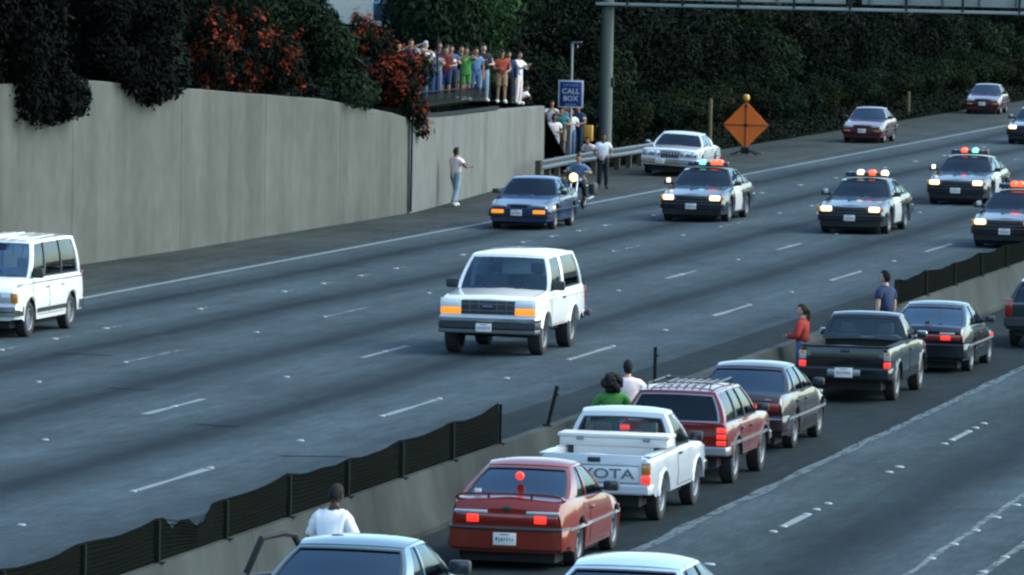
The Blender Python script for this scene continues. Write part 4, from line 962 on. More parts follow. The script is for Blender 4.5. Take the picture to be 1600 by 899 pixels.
# --- pale blue saloon in the next lane
pblue = paint('paint_pale_blue', (.40, .52, .60), .2, .34)
S = dict(L=4.7, W=1.75, gc=.22, ax=(.9, 3.55), wr=.31, tw=.2, paint=pblue, nf=.08, nr=.06, top=[(0, .7), (.1, .74), (1.5, .92), (3.8, .97), (4.7, .92)], rear_u=3.05,
         gh=dict(wb=1.48, wt=2.15, rt=3.2, rb=3.95, wbf=.9, hr=.60, zr=1.39, rc=.06, rwf=.9, glass='glass', rglass='glass_blue', br=.09, pillars=SEDAN4, pm='trim'))
qb = Car('pale_blue_saloon', 'pale blue saloon alone in the lane next to the stopped queue', 'car', S)
qb.bumper('R', .5, .26, pblue, .1, .4); qb.bumper('F', .5, .26, pblue, .1, .4); qb.fb('R', 'tail_light', .58, .78, .4, .14, 'red_lens', .05); qb.door(1.6, 2.7); qb.door(2.75, 3.6); qb.mirrors('black_plastic')
qb.place(-12.92, 0, A180); qb.root.location.y = 64.5 + qb.y(3.2)
# ------------------------------------------------------------------ terrain behind the wall and the shoulder
def lerp_tab(tab, y):
    if y <= tab[0][0]: return tab[0][1]
    for (a, p), (b, q) in zip(tab[:-1], tab[1:]):
        if y <= b: return p+(q-p)*(y-a)/(b-a)
    return tab[-1][1]
WALLX = [(100, -41.9), (142, -41.9), (150, -41.6), (173.3, -41.35), (179.3, -41.8), (191.2, -42.8), (204.5, -44.2)]
WALLZ = [(100, 4.6), (142, 4.41), (150, 4.06), (156.7, 3.78), (163.5, 3.5), (171, 2.95), (173.3, 2.72), (179.3, 2.6), (191.2, 2.5), (204.5, 2.28)]
TERR = [(160, -.06), (172, .28), (189, .34), (194, .22), (199, .12), (204.5, .08)]
def hill(x, y):
    if y < 204.5:
        d = lerp_tab(WALLX, y) - x
        if d < .15: return -.3
        z0 = lerp_tab(WALLZ, y) + lerp_tab(TERR, y)
        z = z0 + (max(0, d-.8)*.10 if d < 3 else .22+(d-3)*.26)
        return min(z, z0+5.5)
    d = -43.3 - x
    if d < 0: return -.3
    z = .36*min(d, 12) + .10*max(0, d-12)
    if y < 207:
        t = (y-204.5)/2.5; w = hill(x, 204.4); z = w*(1-t)+z*t if w > 0 else z
    return min(z, 9)
# hillside sheet
def leaf_mat(name, c1, c2, rough=.55, trans=.25, c3=None, p3=.0):
    m, n, l, p = nt(name)
    g = n.new('ShaderNodeNewGeometry')
    mx = n.new('ShaderNodeMix'); mx.data_type = 'RGBA'; mx.inputs[6].default_value = (*c1, 1); mx.inputs[7].default_value = (*c2, 1); l.new(g.outputs['Random Per Island'], mx.inputs[0])
    nz = n.new('ShaderNodeTexNoise'); nz.inputs['Scale'].default_value = .9; nz.inputs['Detail'].default_value = 3; l.new(g.outputs['Position'], nz.inputs['Vector'])
    r = n.new('ShaderNodeMapRange'); r.inputs[1].default_value = .3; r.inputs[2].default_value = .7; r.inputs[3].default_value = .55; r.inputs[4].default_value = 1.4; l.new(nz.outputs['Fac'], r.inputs[0])
    m2 = n.new('ShaderNodeMix'); m2.data_type = 'RGBA'; m2.blend_type = 'MULTIPLY'; m2.inputs[0].default_value = 1; l.new(mx.outputs[2], m2.inputs[6]); l.new(r.outputs[0], m2.inputs[7])
    l.new(m2.outputs[2], p.inputs['Base Color']); p.inputs['Roughness'].default_value = .85; p.inputs['Specular IOR Level'].default_value = .06
    MATS[name] = m; return m
leaf_mat('leaf_dark', (0.0011, 0.0020, 0.0020), (0.0026, 0.0040, 0.0034)); leaf_mat('leaf_green', (0.0134, 0.0325, 0.0123), (0.0280, 0.0588, 0.0213)); leaf_mat('leaf_mid', (0.0061, 0.0134, 0.0067), (0.0121, 0.0235, 0.0107))
leaf_mat('leaf_ivy', (0.0038, 0.0092, 0.0060), (0.0080, 0.0167, 0.0097)); leaf_mat('leaf_olive', (0.0086, 0.0130, 0.0058), (0.0159, 0.0202, 0.0086)); leaf_mat('leaf_deep', (0.0027, 0.0054, 0.0036), (0.0054, 0.0099, 0.0058))
leaf_mat('leaf_cover', (0.0018, 0.0042, 0.0024), (0.0042, 0.0084, 0.0048)); leaf_mat('flower_red', (.09, .012, .006), (.19, .034, .014)); mat('bark', (.05, .04, .03), .9, bump=.5); mat('soil', (.0055, .008, .005), 1, var=.5, scale=3, spec=0)
b = MB(); xs = [-41.55-.35*k for k in range(12)] + [-45.9-1.1*k for k in range(40)]; ys = [100+2.5*k for k in range(42)]+[204.45, 205.5, 207.5]+[210+5*k for k in range(70)]
vs = []
for y in ys:
    wx = lerp_tab(WALLX, y)-.17 if y < 204.47 else -43.25
    for k, x in enumerate(xs):
        xx = wx + (x-xs[0]); z = hill(xx, y) if k else hill(xx-.02, y)
        vs.append((xx, y, max(-.05, z) + (.06*mnoise.noise((xx*.8, y*.8, 0)) if k > 1 else 0)))
n = len(xs)
b.add(vs, [(j*n+i, j*n+i+1, (j+1)*n+i+1, (j+1)*n+i) for j in range(len(ys)-1) for i in range(n-1)])
hs = b.build('hillside', 'soil', smooth=180, fix=False); hs['kind'] = 'structure'
# ------------------------------------------------------------------ retaining wall
conc_mat('wall_concrete', (.098, .102, .090), .18, zs=(.9, .55, .10)); conc_mat('wall_concrete_pale', (.135, .140, .130), .06, zs=(.5, .5, .5))
wroot = empty('retaining_wall', (-41.6, 150, 0)); tag(wroot, 'long streaked concrete retaining wall below the bushes and the onlookers', 'wall')
def wall_panel(y0, y1, m, dz=0, back=.32, lip=0, dx=0):
    b = MB(); n = max(1, int((y1-y0)/1.6)); vs = []; y0 += .012; y1 -= .012
    for k in range(n+1):
        y = y0+(y1-y0)*k/n; x = lerp_tab(WALLX, y)+dx; z = lerp_tab(WALLZ, y)+dz + .02*mnoise.noise((y*.3, 1, 0))
        for xx, zz in ((x+.02, -.1), (x, z-.03), (x-.03, z), (x-back, z), (x-back, -.1)): vs.append((xx+41.6, y-150, zz))
    fs = [(k*5+j, k*5+(j+1) % 5, k*5+5+(j+1) % 5, k*5+5+j) for k in range(n) for j in range(5)] + [(0,1,2,3,4), tuple(n*5+j for j in range(5))]
    b.add(vs, fs); return b.build('wall_panel', m, wroot, smooth=20)
for y0, y1 in [(100, 116), (116, 132), (132, 141), (141, 149.6), (149.6, 157.5), (157.5, 165.3), (165.3, 173.0)]: wall_panel(y0, y1, 'wall_concrete', 0 if y0 < 149 else -.0)
for y0, y1 in [(173.0, 188.5), (188.5, 204.5)]: wall_panel(y0, y1, 'wall_concrete_pale', .03, dx=.05)
b = MB(); b.box((-44.2-2.2+41.6, 204.35-150, 1.1), (4.2, .28, 2.3)); b.build('wall_return', 'wall_concrete_pale', wroot, smooth=0)
mat('dark_metal', (.022, .025, .025), .8, .0, spec=.1)
for y0, y1 in [(174.2, 182.5), (182.5, 191)]:
    b = MB(); pts = [(lerp_tab(WALLX, y)+.02+41.6, y-150, lerp_tab(WALLZ, y)+.1) for y in (y0, (y0+y1)/2, y1)]
    for a_, c_ in zip(pts[:-1], pts[1:]): b.bar(a_, c_, .12, .1)
    b.build('coping_rail', 'dark_metal', wroot, smooth=0)
b = MB(); b.tube([(-41.24+41.6, 173.0-150, .05), (-41.24+41.6, 173.0-150, 2.7)], .035, 8); b.build('drain_pipe', 'dark_metal', wroot, smooth=60)
# chain link fence on the terrace
fr = empty('chain_link_fence', (-43, 185, 2.8)); tag(fr, 'low chain link fence with dark posts along the terrace edge', 'fence')
mat('galvanised', (.3, .32, .33), .4, .8)
FY = [176.5, 180.2, 186.0, 191.5]
def fz(y): return hill(lerp_tab(WALLX, y)-.6, y)
for y, h in [(176.5, 1.0), (181.6, 2.1), (186.6, 1.0), (193.4, 1.95)]:
    b = MB(); x = lerp_tab(WALLX, y)-.55; b.tube([(x+43, y-185, fz(y)-3.0), (x+43, y-185, fz(y)-2.8+h)], .032, 8); b.build('post', 'dark_metal', fr, smooth=60)
def chain(y0, y1, h):
    b = MB(); n = int((y1-y0)/.11)
    p = lambda y, z: (lerp_tab(WALLX, y)-.55+43, y-185, fz(y)-2.8+z)
    k = 0; st_ = .11
    ncol = int((y1-y0)/st_); nrow = int(h/st_)
    for i in range(-nrow, ncol):
        for sgn in (1, -1):
            a = max(0, -i); c = min(nrow, ncol-i)
            if c <= a: continue
            ya, yb = y0+(i+a)*st_, y0+(i+c)*st_
            za, zb_ = (a*st_, c*st_) if sgn > 0 else (h-a*st_, h-c*st_)
            b.tube([p(ya, za), p(yb, zb_)], .006, 3, cap=False)
    o = b.build('chain_mesh', 'dark_metal', fr, smooth=0); o['kind'] = 'stuff'
    b = MB(); b.tube([p(y0, h), p((y0+y1)/2, h), p(y1, h)], .02, 6); b.build('top_rail', 'dark_metal', fr, smooth=60)
chain(176.5, 193.4, .42)
# ------------------------------------------------------------------ guardrail
gr = empty('guardrail', (-41.3, 190, 0)); tag(gr, 'grey corrugated steel guardrail from the end of the wall to the pale old saloon', 'guardrail')
mat('rail_steel', (.14, .16, .17), .4, .7, var=.25); mat('timber', (.07, .055, .04), .85, bump=.4)
GX = [(188, -41.9), (200, -42.6), (222, -42.6)]
for y0, y1 in [(196, 202), (202, 208), (208, 214), (214, 220)]:
    b = MB(); prof = [(0, -.16), (.05, -.13), (.05, -.07), (0, -.02), (0, .02), (.05, .07), (.05, .13), (0, .16)]; vs = []
    for y in (y0, y1+.15):
        x = lerp_tab(GX, y)
        for o in (0, -.012):
            for px, pz in prof: vs.append((x+41.3+px+o, y-190, .62+pz))
    n = 8; fs = [(k, k+1, 2*n+k+1, 2*n+k) for k in range(n-1)] + [(n+k, 3*n+k, 3*n+k+1, n+k+1) for k in range(n-1)] + [(0, 2*n, 3*n, n), (7, 15, 31, 23)]
    b.add(vs, fs); b.build('rail_beam', 'rail_steel', gr, smooth=0)
for k in range(13):
    y = 196+2*k; x = lerp_tab(GX, y); b = MB(); b.box((x+41.3-.12, y-190, .37), (.18, .15, .8)); b.build('rail_post', 'timber', gr, smooth=0)
# ------------------------------------------------------------------ sign gantry
gx, gy = -44.3, 215.5
ga = empty('sign_gantry', (gx, gy, 0)); tag(ga, 'overhead sign gantry with a tall round column rising from the bushes', 'sign gantry')
mat('gantry_steel', (.11, .12, .105), .55, .3, var=.2, scale=2); mat('gantry_pale', (.30, .31, .28), .55, .2, var=.25, scale=2)
b = MB(); b.lathe([(.1, .235), (5.4, .225), (7.8, .2), (7.85, .001)], 18, 'Z'); b.build('column', 'gantry_steel', ga, smooth=50)
b = MB(); b.lathe([(.0, .4), (.2, .4), (.2, .001)], 18, 'Z'); b.build('base_plate', 'gantry_steel', ga, smooth=40)
b = MB(); b.box((.22, 0, 2.9), (.12, .22, .32)); b.build('junction_box', 'dark_metal', ga, smooth=0)
zc = 5.62
rbox('walkway', (13.4, -.05, zc+.06), (27.5, .9, .1), 'gantry_pale', ga, .02)
b = MB()
for k in range(14): b.box((.8+2*k, -.5, zc+.35), (.08, .06, .6))
b.build('walkway_bracket', 'dark_metal', ga, smooth=0)
rbox('beam', (13.4, .35, zc+.75), (27.5, .4, .5), 'gantry_steel', ga, .02)
for x0, x1 in [(2.0, 8.6), (9.2, 15.4), (16, 23)]:
    p_ = rbox('sign_panel', ((x0+x1)/2, -.28, zc+1.75), (x1-x0, .06, 3.0), 'gantry_pale', ga, .01)
    for k in range(int((x1-x0)/1.3)+1): rbox('stiffener', (x0+.25+1.3*k, -.34, zc+1.75), (.07, .07, 2.96), 'gantry_steel', p_, .006)
b = MB(); b.lathe([(-.0, .3), (7.8, .25), (7.85, .001)], 18, 'Z', (26.5, 0, 0)); b.build('column', 'gantry_steel', ga, smooth=50)
# ------------------------------------------------------------------ call box: sign, pole, yellow cabinet
cb = empty('call_box', (-44.25, 209.2, .33)); tag(cb, 'blue and white call box sign on a tall pole above the waiting people', 'sign')
mat('sign_blue', (.012, .035, .16), .45, var=.05); mat('sign_white', (.62, .64, .66), .45, var=.05); mat('box_yellow', (.55, .27, .03), .5)
zs_ = 2.28
b = MB(); b.tube([(0, .06, -.4), (0, .06, 4.05)], .05, 10); b.build('pole', 'galvanised', cb, smooth=60)
b = MB(); b.tube([(0, .06, 4.03), (.2, .0, 4.06), (.22, -.02, 3.9)], .03, 6); b.box((.2, -.02, 4.08), (.3, .22, .03)); b.build('lamp_arm', 'galvanised', cb, smooth=0)
sg = rbox('sign_panel', (0, 0, zs_), (.88, .02, .95), 'sign_white', cb, .008); rbox('sign_face', (0, -.011, zs_), (.78, .008, .85), 'sign_blue', sg, .003)
for s_, z_, sz in (('CALL', .09, .25), ('BOX', -.16, .24)): text_mesh('sign_letters', s_, sz, 'sign_white', sg, (0, -.017, zs_+z_), (R(90), 0, 0), .003, 1.05, .004)
b = MB(); rnd = random.Random(4)
for k in range(9): b.box((-.25+.062*k, -.016, zs_+.31), (rnd.uniform(.025, .05), .004, .055))
b.build('small_print', mat('print_pale', (.25, .3, .45), .5), sg, smooth=0)
b = MB()
for k in range(5): b.box((-.16+.08*k, -.016, zs_-.36), (.05, .004, .06))
b.build('small_print', 'print_pale', sg, smooth=0)
# yellow cabinet
yb = empty('call_box_cabinet', (-43.95, 210.9, .22)); tag(yb, 'small yellow cabinet on a post under the call box sign', 'cabinet')
rbox('cabinet', (0, 0, 1.0), (.3, .22, .55), 'box_yellow', yb, .02); rbox('cabinet_door', (0, -.115, 1.0), (.24, .012, .46), 'box_yellow', yb, .006)
b = MB(); b.tube([(0, .05, -.2), (0, .05, .8)], .04, 8); b.build('post', 'galvanised', yb, smooth=60)
# ------------------------------------------------------------------ orange work sign seen from behind
og = empty('work_sign', (-41.53, 228.2, 0)); tag(og, 'orange diamond roadwork sign on a stand with a small yellow beacon', 'sign')
mat('sign_orange', (.98, .17, .018), .55, var=.06, scale=2)
zc = 1.12; hd = .89
b = MB()
th = .012; vs = []
for y in (-th, th):
    for x, z in ((0, -hd), (hd, 0), (0, hd), (-hd, 0)): vs.append((x*.98, y, zc+z))
b.add(vs, [(0,1,2,3), (7,6,5,4), (0,4,5,1), (1,5,6,2), (2,6,7,3), (3,7,4,0)]); b.build('sign_panel', 'sign_orange', og, smooth=0)
b = MB(); b.bar((0, -.03, zc-hd), (0, -.03, zc+hd), .035); b.bar((-hd*.95, -.03, zc), (hd*.95, -.03, zc), .028); b.build('cross_brace', mat('brace', (.10, .035, .02), .6), og, smooth=0)
b = MB(); b.box((0, -.04, zc), (.12, .04, .1)); b.box((0, -.04, zc+hd-.2), (.1, .04, .08)); b.build('bracket', 'dark_metal', og, smooth=0)
b = MB(); b.bar((0, -.03, zc-hd-.02), (-.5, -.35, .02), .05); b.bar((0, -.03, zc-hd-.02), (.5, -.35, .02), .05); b.bar((0, 0, zc-hd), (-.5, .5, .02), .05); b.bar((0, 0, zc-hd), (.5, .5, .02), .05); b.box((0, 0, .16), (.3, .22, .24)); b.build('stand', 'dark_metal', og, smooth=0)
b = MB(); b.lathe([(-.11, .001), (-.11, .1), (-.03, .13), (.05, .12), (.1, .09), (.12, .001)], 12, 'Z', (0, 0, zc+hd+.14)); b.build('beacon', mat('beacon_yellow', (.62, .33, .04), .35), og, smooth=40)
b = MB(); b.tube([(0, 0, zc+hd-.05), (0, 0, zc+hd+.05)], .03, 6); b.build('beacon_stem', 'dark_metal', og, smooth=0)
# marker posts
for (x, y, h, lab) in [(-43.6, 232.0, 1.9, 'pale wooden marker post behind the pale old saloon'), (-43.7, 281.9, 1.15, 'short yellowish marker post between the two burgundy cars')]:
    b = MB(); b.box((0, 0, h/2), (.1, .1, h)); b.box((0, 0, h+.03), (.1, .1, .06), taper=.5); o = b.build('marker_post', mat('post_wood', (.17, .13, .06), .8), smooth=0); o.location = (x, y, .02); tag(o, lab, 'post', 'marker posts along the shoulder')
# ------------------------------------------------------------------ utility pole behind the onlookers
up = empty('utility_pole', (-45.8, 196, hill(-45.8, 196)-.1)); tag(up, 'thick dark wooden utility pole behind the onlookers on the wall', 'pole')
b = MB(); b.tube([(0, 0, 0), (0, 0, 8.5)], [.21, .17], 12); b.build('shaft', mat('pole_wood', (.022, .019, .018), .9, bump=.4), up, smooth=60)
b = MB(); b.box((0, 0, 7.6), (2.4, .12, .14)); b.build('crossarm', 'pole_wood', up, smooth=0)
for x in (-.28, .27):
    b = MB(); b.tube([(x, -.16, .2), (x, -.16, 8)], .03, 6); b.build('conduit', 'galvanised', up, smooth=60)
for x, z in ((-.3, 2.75), (0.02, 2.8), (-.25, 3.45)): rbox('tag_plate', (x, -.25, z), (.11, .02, .16), 'sign_white', up, .006)
# ------------------------------------------------------------------ far house seen through the gap in the bushes
ho = empty('stucco_house', (-55.6, 230, 3.0)); tag(ho, 'pale stucco house glimpsed through the gap above the bushes', 'house')
mat('stucco', (.85, .72, .56), .9); mat('roof_tile', (.2, .09, .06), .8); mat('house_trim', (.45, .26, .10), .7)
rbox('wall', (0, 3, 2.6), (9, 6, 5.2), 'stucco', ho, .03)
b = MB(); b.add([(-5, -.6, 5.2), (5, -.6, 5.2), (5, 6.6, 5.2), (-5, 6.6, 5.2), (-5, 3, 7), (5, 3, 7)], [(0,1,5,4), (2,3,4,5), (0,4,3), (1,2,5), (0,3,2,1)]); b.build('roof', 'roof_tile', ho, smooth=0)
for x in (-.4, 3.0):
    w_ = rbox('window', (x, -.02, 2.2), (1.0, .08, 1.2), 'sign_white', ho, .01); rbox('pane', (x, -.055, 2.2), (.85, .03, 1.05), 'glass_blue', w_, .004)
rbox('door', (.75, -.03, 1.4), (.5, .1, 2.6), 'house_trim', ho, .01)
# ------------------------------------------------------------------ people
for nm, c in dict(skin_light=(.50, .30, .21), skin_tan=(.34, .18, .11), skin_brown=(.16, .08, .05), skin_dark=(.06, .032, .022), hair_black=(.008, .007, .007), hair_brown=(.03, .018, .01), eye_dark=(.01, .01, .01), lip=(.25, .09, .07),
                  cloth_white=(.74, .71, .71), cloth_pinkwhite=(.72, .60, .58), cloth_yellow=(.5, .44, .2), cloth_denim=(.07, .12, .22), cloth_pale_denim=(.22, .29, .34), cloth_maroon=(.17, .025, .02), cloth_blue=(.05, .11, .26), cloth_navy=(.018, .035, .085),
                  cloth_black=(.012, .013, .016), cloth_green=(.05, .2, .04), cloth_teal=(.04, .2, .2), cloth_red=(.38, .04, .03), cloth_orange=(.34, .055, .022), cloth_tan=(.28, .19, .1), cloth_redwool=(.30, .03, .02), cloth_sky=(.10, .18, .30), cloth_grey=(.2, .21, .23), shoe_white=(.6, .6, .58), shoe_dark=(.02, .02, .02), cap_blue=(.3, .42, .55), strap=(.3, .08, .05)).items():
    mat(nm, c, .85 if nm[:5] in ('cloth', 'cap_b', 'hair_') else .6, var=.12, scale=9, spec=.3)
def ik(a, b, l1, l2, pole):
    d = b-a; L = min(d.length, (l1+l2)*.995); dn = d.normalized()
    if d.length > L: b = a+dn*L
    c = (l1*l1-l2*l2+L*L)/(2*L); h = math.sqrt(max(1e-6, l1*l1-c*c))
    p = pole-dn*pole.dot(dn); p = p.normalized() if p.length > 1e-4 else Vector((1, 0, 0))
    return a+dn*c+p*h, b
def head_sphere(nu=18, nv=12):
    vs = []; fs = []
    for j in range(nv+1):
        t = math.pi*j/nv
        for i in range(nu):
            a = 2*math.pi*i/nu
            vs.append(Vector((math.sin(t)*math.cos(a), math.sin(t)*math.sin(a), math.cos(t))))
    for j in range(nv):
        for i in range(nu): fs.append((j*nu+i, (j+1)*nu+i, (j+1)*nu+(i+1) % nu, j*nu+(i+1) % nu))
    return vs, fs
HV, HF = head_sphere()
def head_shape(v, grow=1.0):
    x, y, z = v; k = 1.0
    if z < 0: k = 1+.22*z
    q = Vector((x*.076*k, y*.096*(1+.1*max(0, y)) , z*.118))
    if z < -.2 and y < 0: q.y += .012*y*z*-1
    if y < -.8 and abs(z+.12) < .28 and abs(x) < .4: q.y -= .02*(1-abs(z+.18)/.35)
    return q*grow
def person(label, loc, rz=0, h=1.75, lh=None, rh=None, legs='stand', lean=0, shirt='cloth_white', sleeve=.6, pants='cloth_denim', short=False, hair='hair_black', big_hair=0, pony=False, cap=None, skin='skin_tan', head=(0, 0), shoes='shoe_dark', group=None, dress=False, wide=1.0, jacket=None):
    k = h/1.75
    if legs == 'stand': pel = Vector((0, 0, .93)); L_ = [((.09, 0, .90), (.105, -.02, .49), (.115, .02, .085), (.14, -.15, .035)), ((-.09, 0, .90), (-.105, -.01, .49), (-.12, .02, .085), (-.15, -.14, .035))]
    elif legs == 'stride': pel = Vector((0, 0, .92)); L_ = [((.09, 0, .89), (.10, -.14, .5), (.11, -.12, .085), (.13, -.29, .035)), ((-.09, 0, .89), (-.10, .06, .49), (-.11, .22, .10), (-.12, .08, .035))]
    elif legs == 'squat': pel = Vector((0, .12, .36)); L_ = [((.1, .1, .34), (.2, -.28, .50), (.17, -.04, .085), (.2, -.22, .035)), ((-.1, .1, .34), (-.2, -.26, .48), (-.17, -.02, .085), (-.2, -.2, .035))]
    elif legs == 'ride': pel = Vector((0, .1, .80)); L_ = [((.11, .06, .78), (.23, -.33, .74), (.23, -.06, .36), (.24, -.24, .32)), ((-.11, .06, .78), (-.23, -.33, .74), (-.23, -.06, .36), (-.24, -.24, .32))]
    else: pel = Vector((0, .05, .10)); L_ = [((.1, 0, .10), (.14, -.42, .19), (.14, -.62, -.16), (.15, -.78, -.2)), ((-.1, 0, .10), (-.14, -.42, .19), (-.14, -.62, -.16), (-.15, -.78, -.2))]
    rot = Matrix.Rotation(lean, 3, 'X'); U = lambda x, y, z: pel + rot @ Vector((x, y, z))
    J = {'pelvis': (pel, .125), 'spine': (U(0, .005, .19), .115), 'chest': (U(0, 0, .37), .13), 'collar': (U(0, .01, .50), .075), 'neck': (U(0, 0, .57), .052), 'skull': (U(0, -.01, .65), .05)}
    hc = U(0, -.02, .70); E_ = [('pelvis', 'spine', 'torso'), ('spine', 'chest', 'torso'), ('chest', 'collar', 'torso'), ('collar', 'neck', 'neck'), ('neck', 'skull', 'neck')]
    fingers = []
    for sx, sd_, hand in ((1, 'l', lh), (-1, 'r', rh)):
        sh = U(sx*.17*wide, 0, .45); w = Vector(hand) if hand else U(sx*.25, -.03, -.08)
        if hand: w = w/k if False else w
        pole = Vector((sx*.8, .5, -.6)); el, w = ik(sh, w, .29, .26, pole)
        fd = (w-el).normalized(); palm = w+fd*.085
        J[sd_+'sh'] = (sh, .066); J[sd_+'el'] = (el, .044); J[sd_+'wr'] = (w, .030); J[sd_+'pa'] = (palm, .034)
        E_ += [('chest', sd_+'sh', 'torso'), (sd_+'sh', sd_+'el', 'uarm'), (sd_+'el', sd_+'wr', 'farm'), (sd_+'wr', sd_+'pa', 'hand')]
        side = fd.cross(Vector((0, 0, 1)) if abs(fd.z) < .9 else Vector((0, 1, 0))).normalized(); nor = fd.cross(side)
        for q in range(4):
            o = (q-1.5)*.02; ln = (.075, .09, .085, .065)[q]; st_ = palm+side*o-fd*.01
            fingers.append(([st_, st_+fd*ln*.55+nor*.006, st_+fd*ln+nor*.03], (.0095, .009, .007)))
        st_ = w+fd*.03+side*.028; fingers.append(([st_, st_+side*.03+fd*.035, st_+side*.034+fd*.07], (.011, .010, .008)))
    for sd_, (hp, kn, an, to) in zip('lr', L_):
        J[sd_+'hp'] = (Vector(hp), .09); J[sd_+'kn'] = (Vector(kn), .06); J[sd_+'an'] = (Vector(an), .042); J[sd_+'to'] = (Vector(to), .038)
        E_ += [('pelvis', sd_+'hp', 'pelv'), (sd_+'hp', sd_+'kn', 'thigh'), (sd_+'kn', sd_+'an', 'shin'), (sd_+'an', sd_+'to', 'foot')]
    names = list(J); idx = {n_: i for i, n_ in enumerate(names)}
    bm = bmesh.new(); lay = bm.verts.layers.skin.verify(); bv = []
    for n_ in names:
        v = bm.verts.new(J[n_][0]); r_ = J[n_][1]; v[lay].radius = (r_, r_); v[lay].use_root = (n_ == 'pelvis'); bv.append(v)
    for a, c, _ in E_: bm.edges.new((bv[idx[a]], bv[idx[c]]))
    me = bpy.data.meshes.new('skeleton'); bm.to_mesh(me); bm.free()
    o = bpy.data.objects.new('tmp_person', me); COL.objects.link(o)
    o.modifiers.new('s', 'SKIN'); ss = o.modifiers.new('d', 'SUBSURF'); ss.levels = 1; ss.render_levels = 1
    dg = bpy.context.evaluated_depsgraph_get(); ev = bpy.data.meshes.new_from_object(o.evaluated_get(dg)); bpy.data.objects.remove(o); bpy.data.meshes.remove(me)
    V = [v.co.copy() for v in ev.vertices]; NR = [v.normal.copy() for v in ev.vertices]; F = [tuple(p.vertices) for p in ev.polygons]; bpy.data.meshes.remove(ev)
    if lean < .3 and legs != 'squat':
        for v in V:
            if pel.z-.1 < v.z < pel.z+.46 and abs(v.x) < .22 and abs(v.y-pel.y) < .2: v.x *= 1.12; v.y = pel.y+(v.y-pel.y)*.86
    segs = [(J[a][0], J[c][0], lab, (J[a][1]+J[c][1])/2) for a, c, lab in E_]
    def lab_of(c):
        best = None
        for a, d_, lab, r_ in segs:
            ab = d_-a; t = max(0, min(1, (c-a).dot(ab)/ab.length_squared)); dd = (c-(a+ab*t)).length-r_
            if best is None or dd < best[0]: best = (dd, lab, t)
        return best[1], best[2]
    FC = [sum((V[i] for i in f), Vector())/len(f) for f in F]; LB = [lab_of(c) for c in FC]
    b = MB(); b.v = [tuple(v) for v in V]; b.f = list(F); b.m = [0]*len(F)
    HR = Matrix.Rotation(lean*.5, 3, 'X') @ Matrix.Rotation(head[0], 3, 'Z') @ Matrix.Rotation(head[1], 3, 'X')
    b.add([hc+HR @ head_shape(v) for v in HV], HF, 0)
    for sx in (1, -1):
        b.box(hc+HR @ Vector((sx*.03, -.088, .01)), (.02, .012, .01), 1, HR); b.box(hc+HR @ Vector((sx*.077, .01, -.01)), (.014, .04, .055), 0, HR)
        b.box(hc+HR @ Vector((sx*.03, -.089, .03)), (.032, .012, .007), 1, HR)
    b.box(hc+HR @ Vector((0, -.088, -.062)), (.042, .012, .012), 2, HR)
    for pts, rad in fingers: b.tube(pts, list(rad), 6, 0)
    bo = b.build('body', [skin, 'eye_dark', 'lip'], None, smooth=60)
    root = empty('person', loc, rz); tag(root, label, 'person', group); bo.parent = root; root.scale = (k, k, k)
    def cloth(name, test, d, m):
        fs = [f for f, lb, fc in zip(F, LB, FC) if (test(lb) if test.__code__.co_argcount == 1 else test(lb, fc))]
        if not fs: return
        used = sorted({i for f in fs for i in f}); mp = {i: j for j, i in enumerate(used)}
        bb = MB(); bb.add([V[i]+NR[i]*d for i in used], [tuple(mp[i] for i in f) for f in fs]); c_ = bb.build(name, m, root, smooth=60, fix=False)
        sm = c_.modifiers.new('t', 'SOLIDIFY'); sm.thickness = .008; sm.offset = 1
        return c_
    cloth('trousers' if not short else 'shorts', lambda t: t[0] == 'pelv' or (t[0] == 'thigh' and (t[1] < .85 or not short)) or (t[0] == 'shin' and not short and t[1] < .95) or (t[0] == 'torso' and False), .016, pants)
    NK = J['neck'][0]; cloth('shirt', lambda t, c: (t[0] == 'torso' and (c-NK).length > .085) or (dress and t[0] in ('pelv',)) or t[0] == 'pelv' and False or (t[0] == 'uarm' and t[1] < sleeve) or (sleeve > 1 and t[0] == 'farm' and t[1] < .92), .022, shirt)
    for sx in (1, -1): cloth('shoe', lambda t, c: (t[0] == 'foot' or (t[0] == 'shin' and t[1] > .93)) and c.x*sx > 0, .012, shoes)
    # hair or cap
    if hair:
        fs = []; vs2 = [v for v in HV]
        sel = lambda v: v.z > .42 - .55*max(0, v.y+.2) if v.y > -.75 else v.z > .55
        for f in HF:
            c = sum((HV[i] for i in f), Vector())/4
            if c.z > .5 or (c.y > -.15 and c.z > -.35) or (c.y > .3 and c.z > -.75): fs.append(f)
        used = sorted({i for f in fs for i in f}); mp = {i: j for j, i in enumerate(used)}; bb = MB()
        rr = random.Random(len(label)); g_ = 1.13+big_hair
        pts = [hc+HR @ (head_shape(HV[i], g_*(1+.07*mnoise.noise(HV[i]*3.1))) + Vector((0, .004, .004))) for i in used]
        bb.add(pts, [tuple(mp[i] for i in f) for f in fs])
        if big_hair > .3:
            for q in range(60):
                d_ = Vector((rr.gauss(0, 1), rr.gauss(.5, 1), rr.gauss(.2, 1))).normalized(); c = hc+HR @ Vector((d_.x*.15, .03+d_.y*.14, d_.z*.15-.02)); s_ = rr.uniform(.04, .07)
                bb.add([c+v*s_ for v in HV[::1]], HF)
        if pony: bb.tube([hc+HR @ Vector(p) for p in ((0, .1, .03), (0, .15, -.03), (0, .14, -.14), (0, .12, -.22))], [.03, .04, .035, .01], 8)
        ho_ = bb.build('hair', hair, root, smooth=60); sm = ho_.modifiers.new('t', 'SOLIDIFY'); sm.thickness = .01; sm.offset = -1
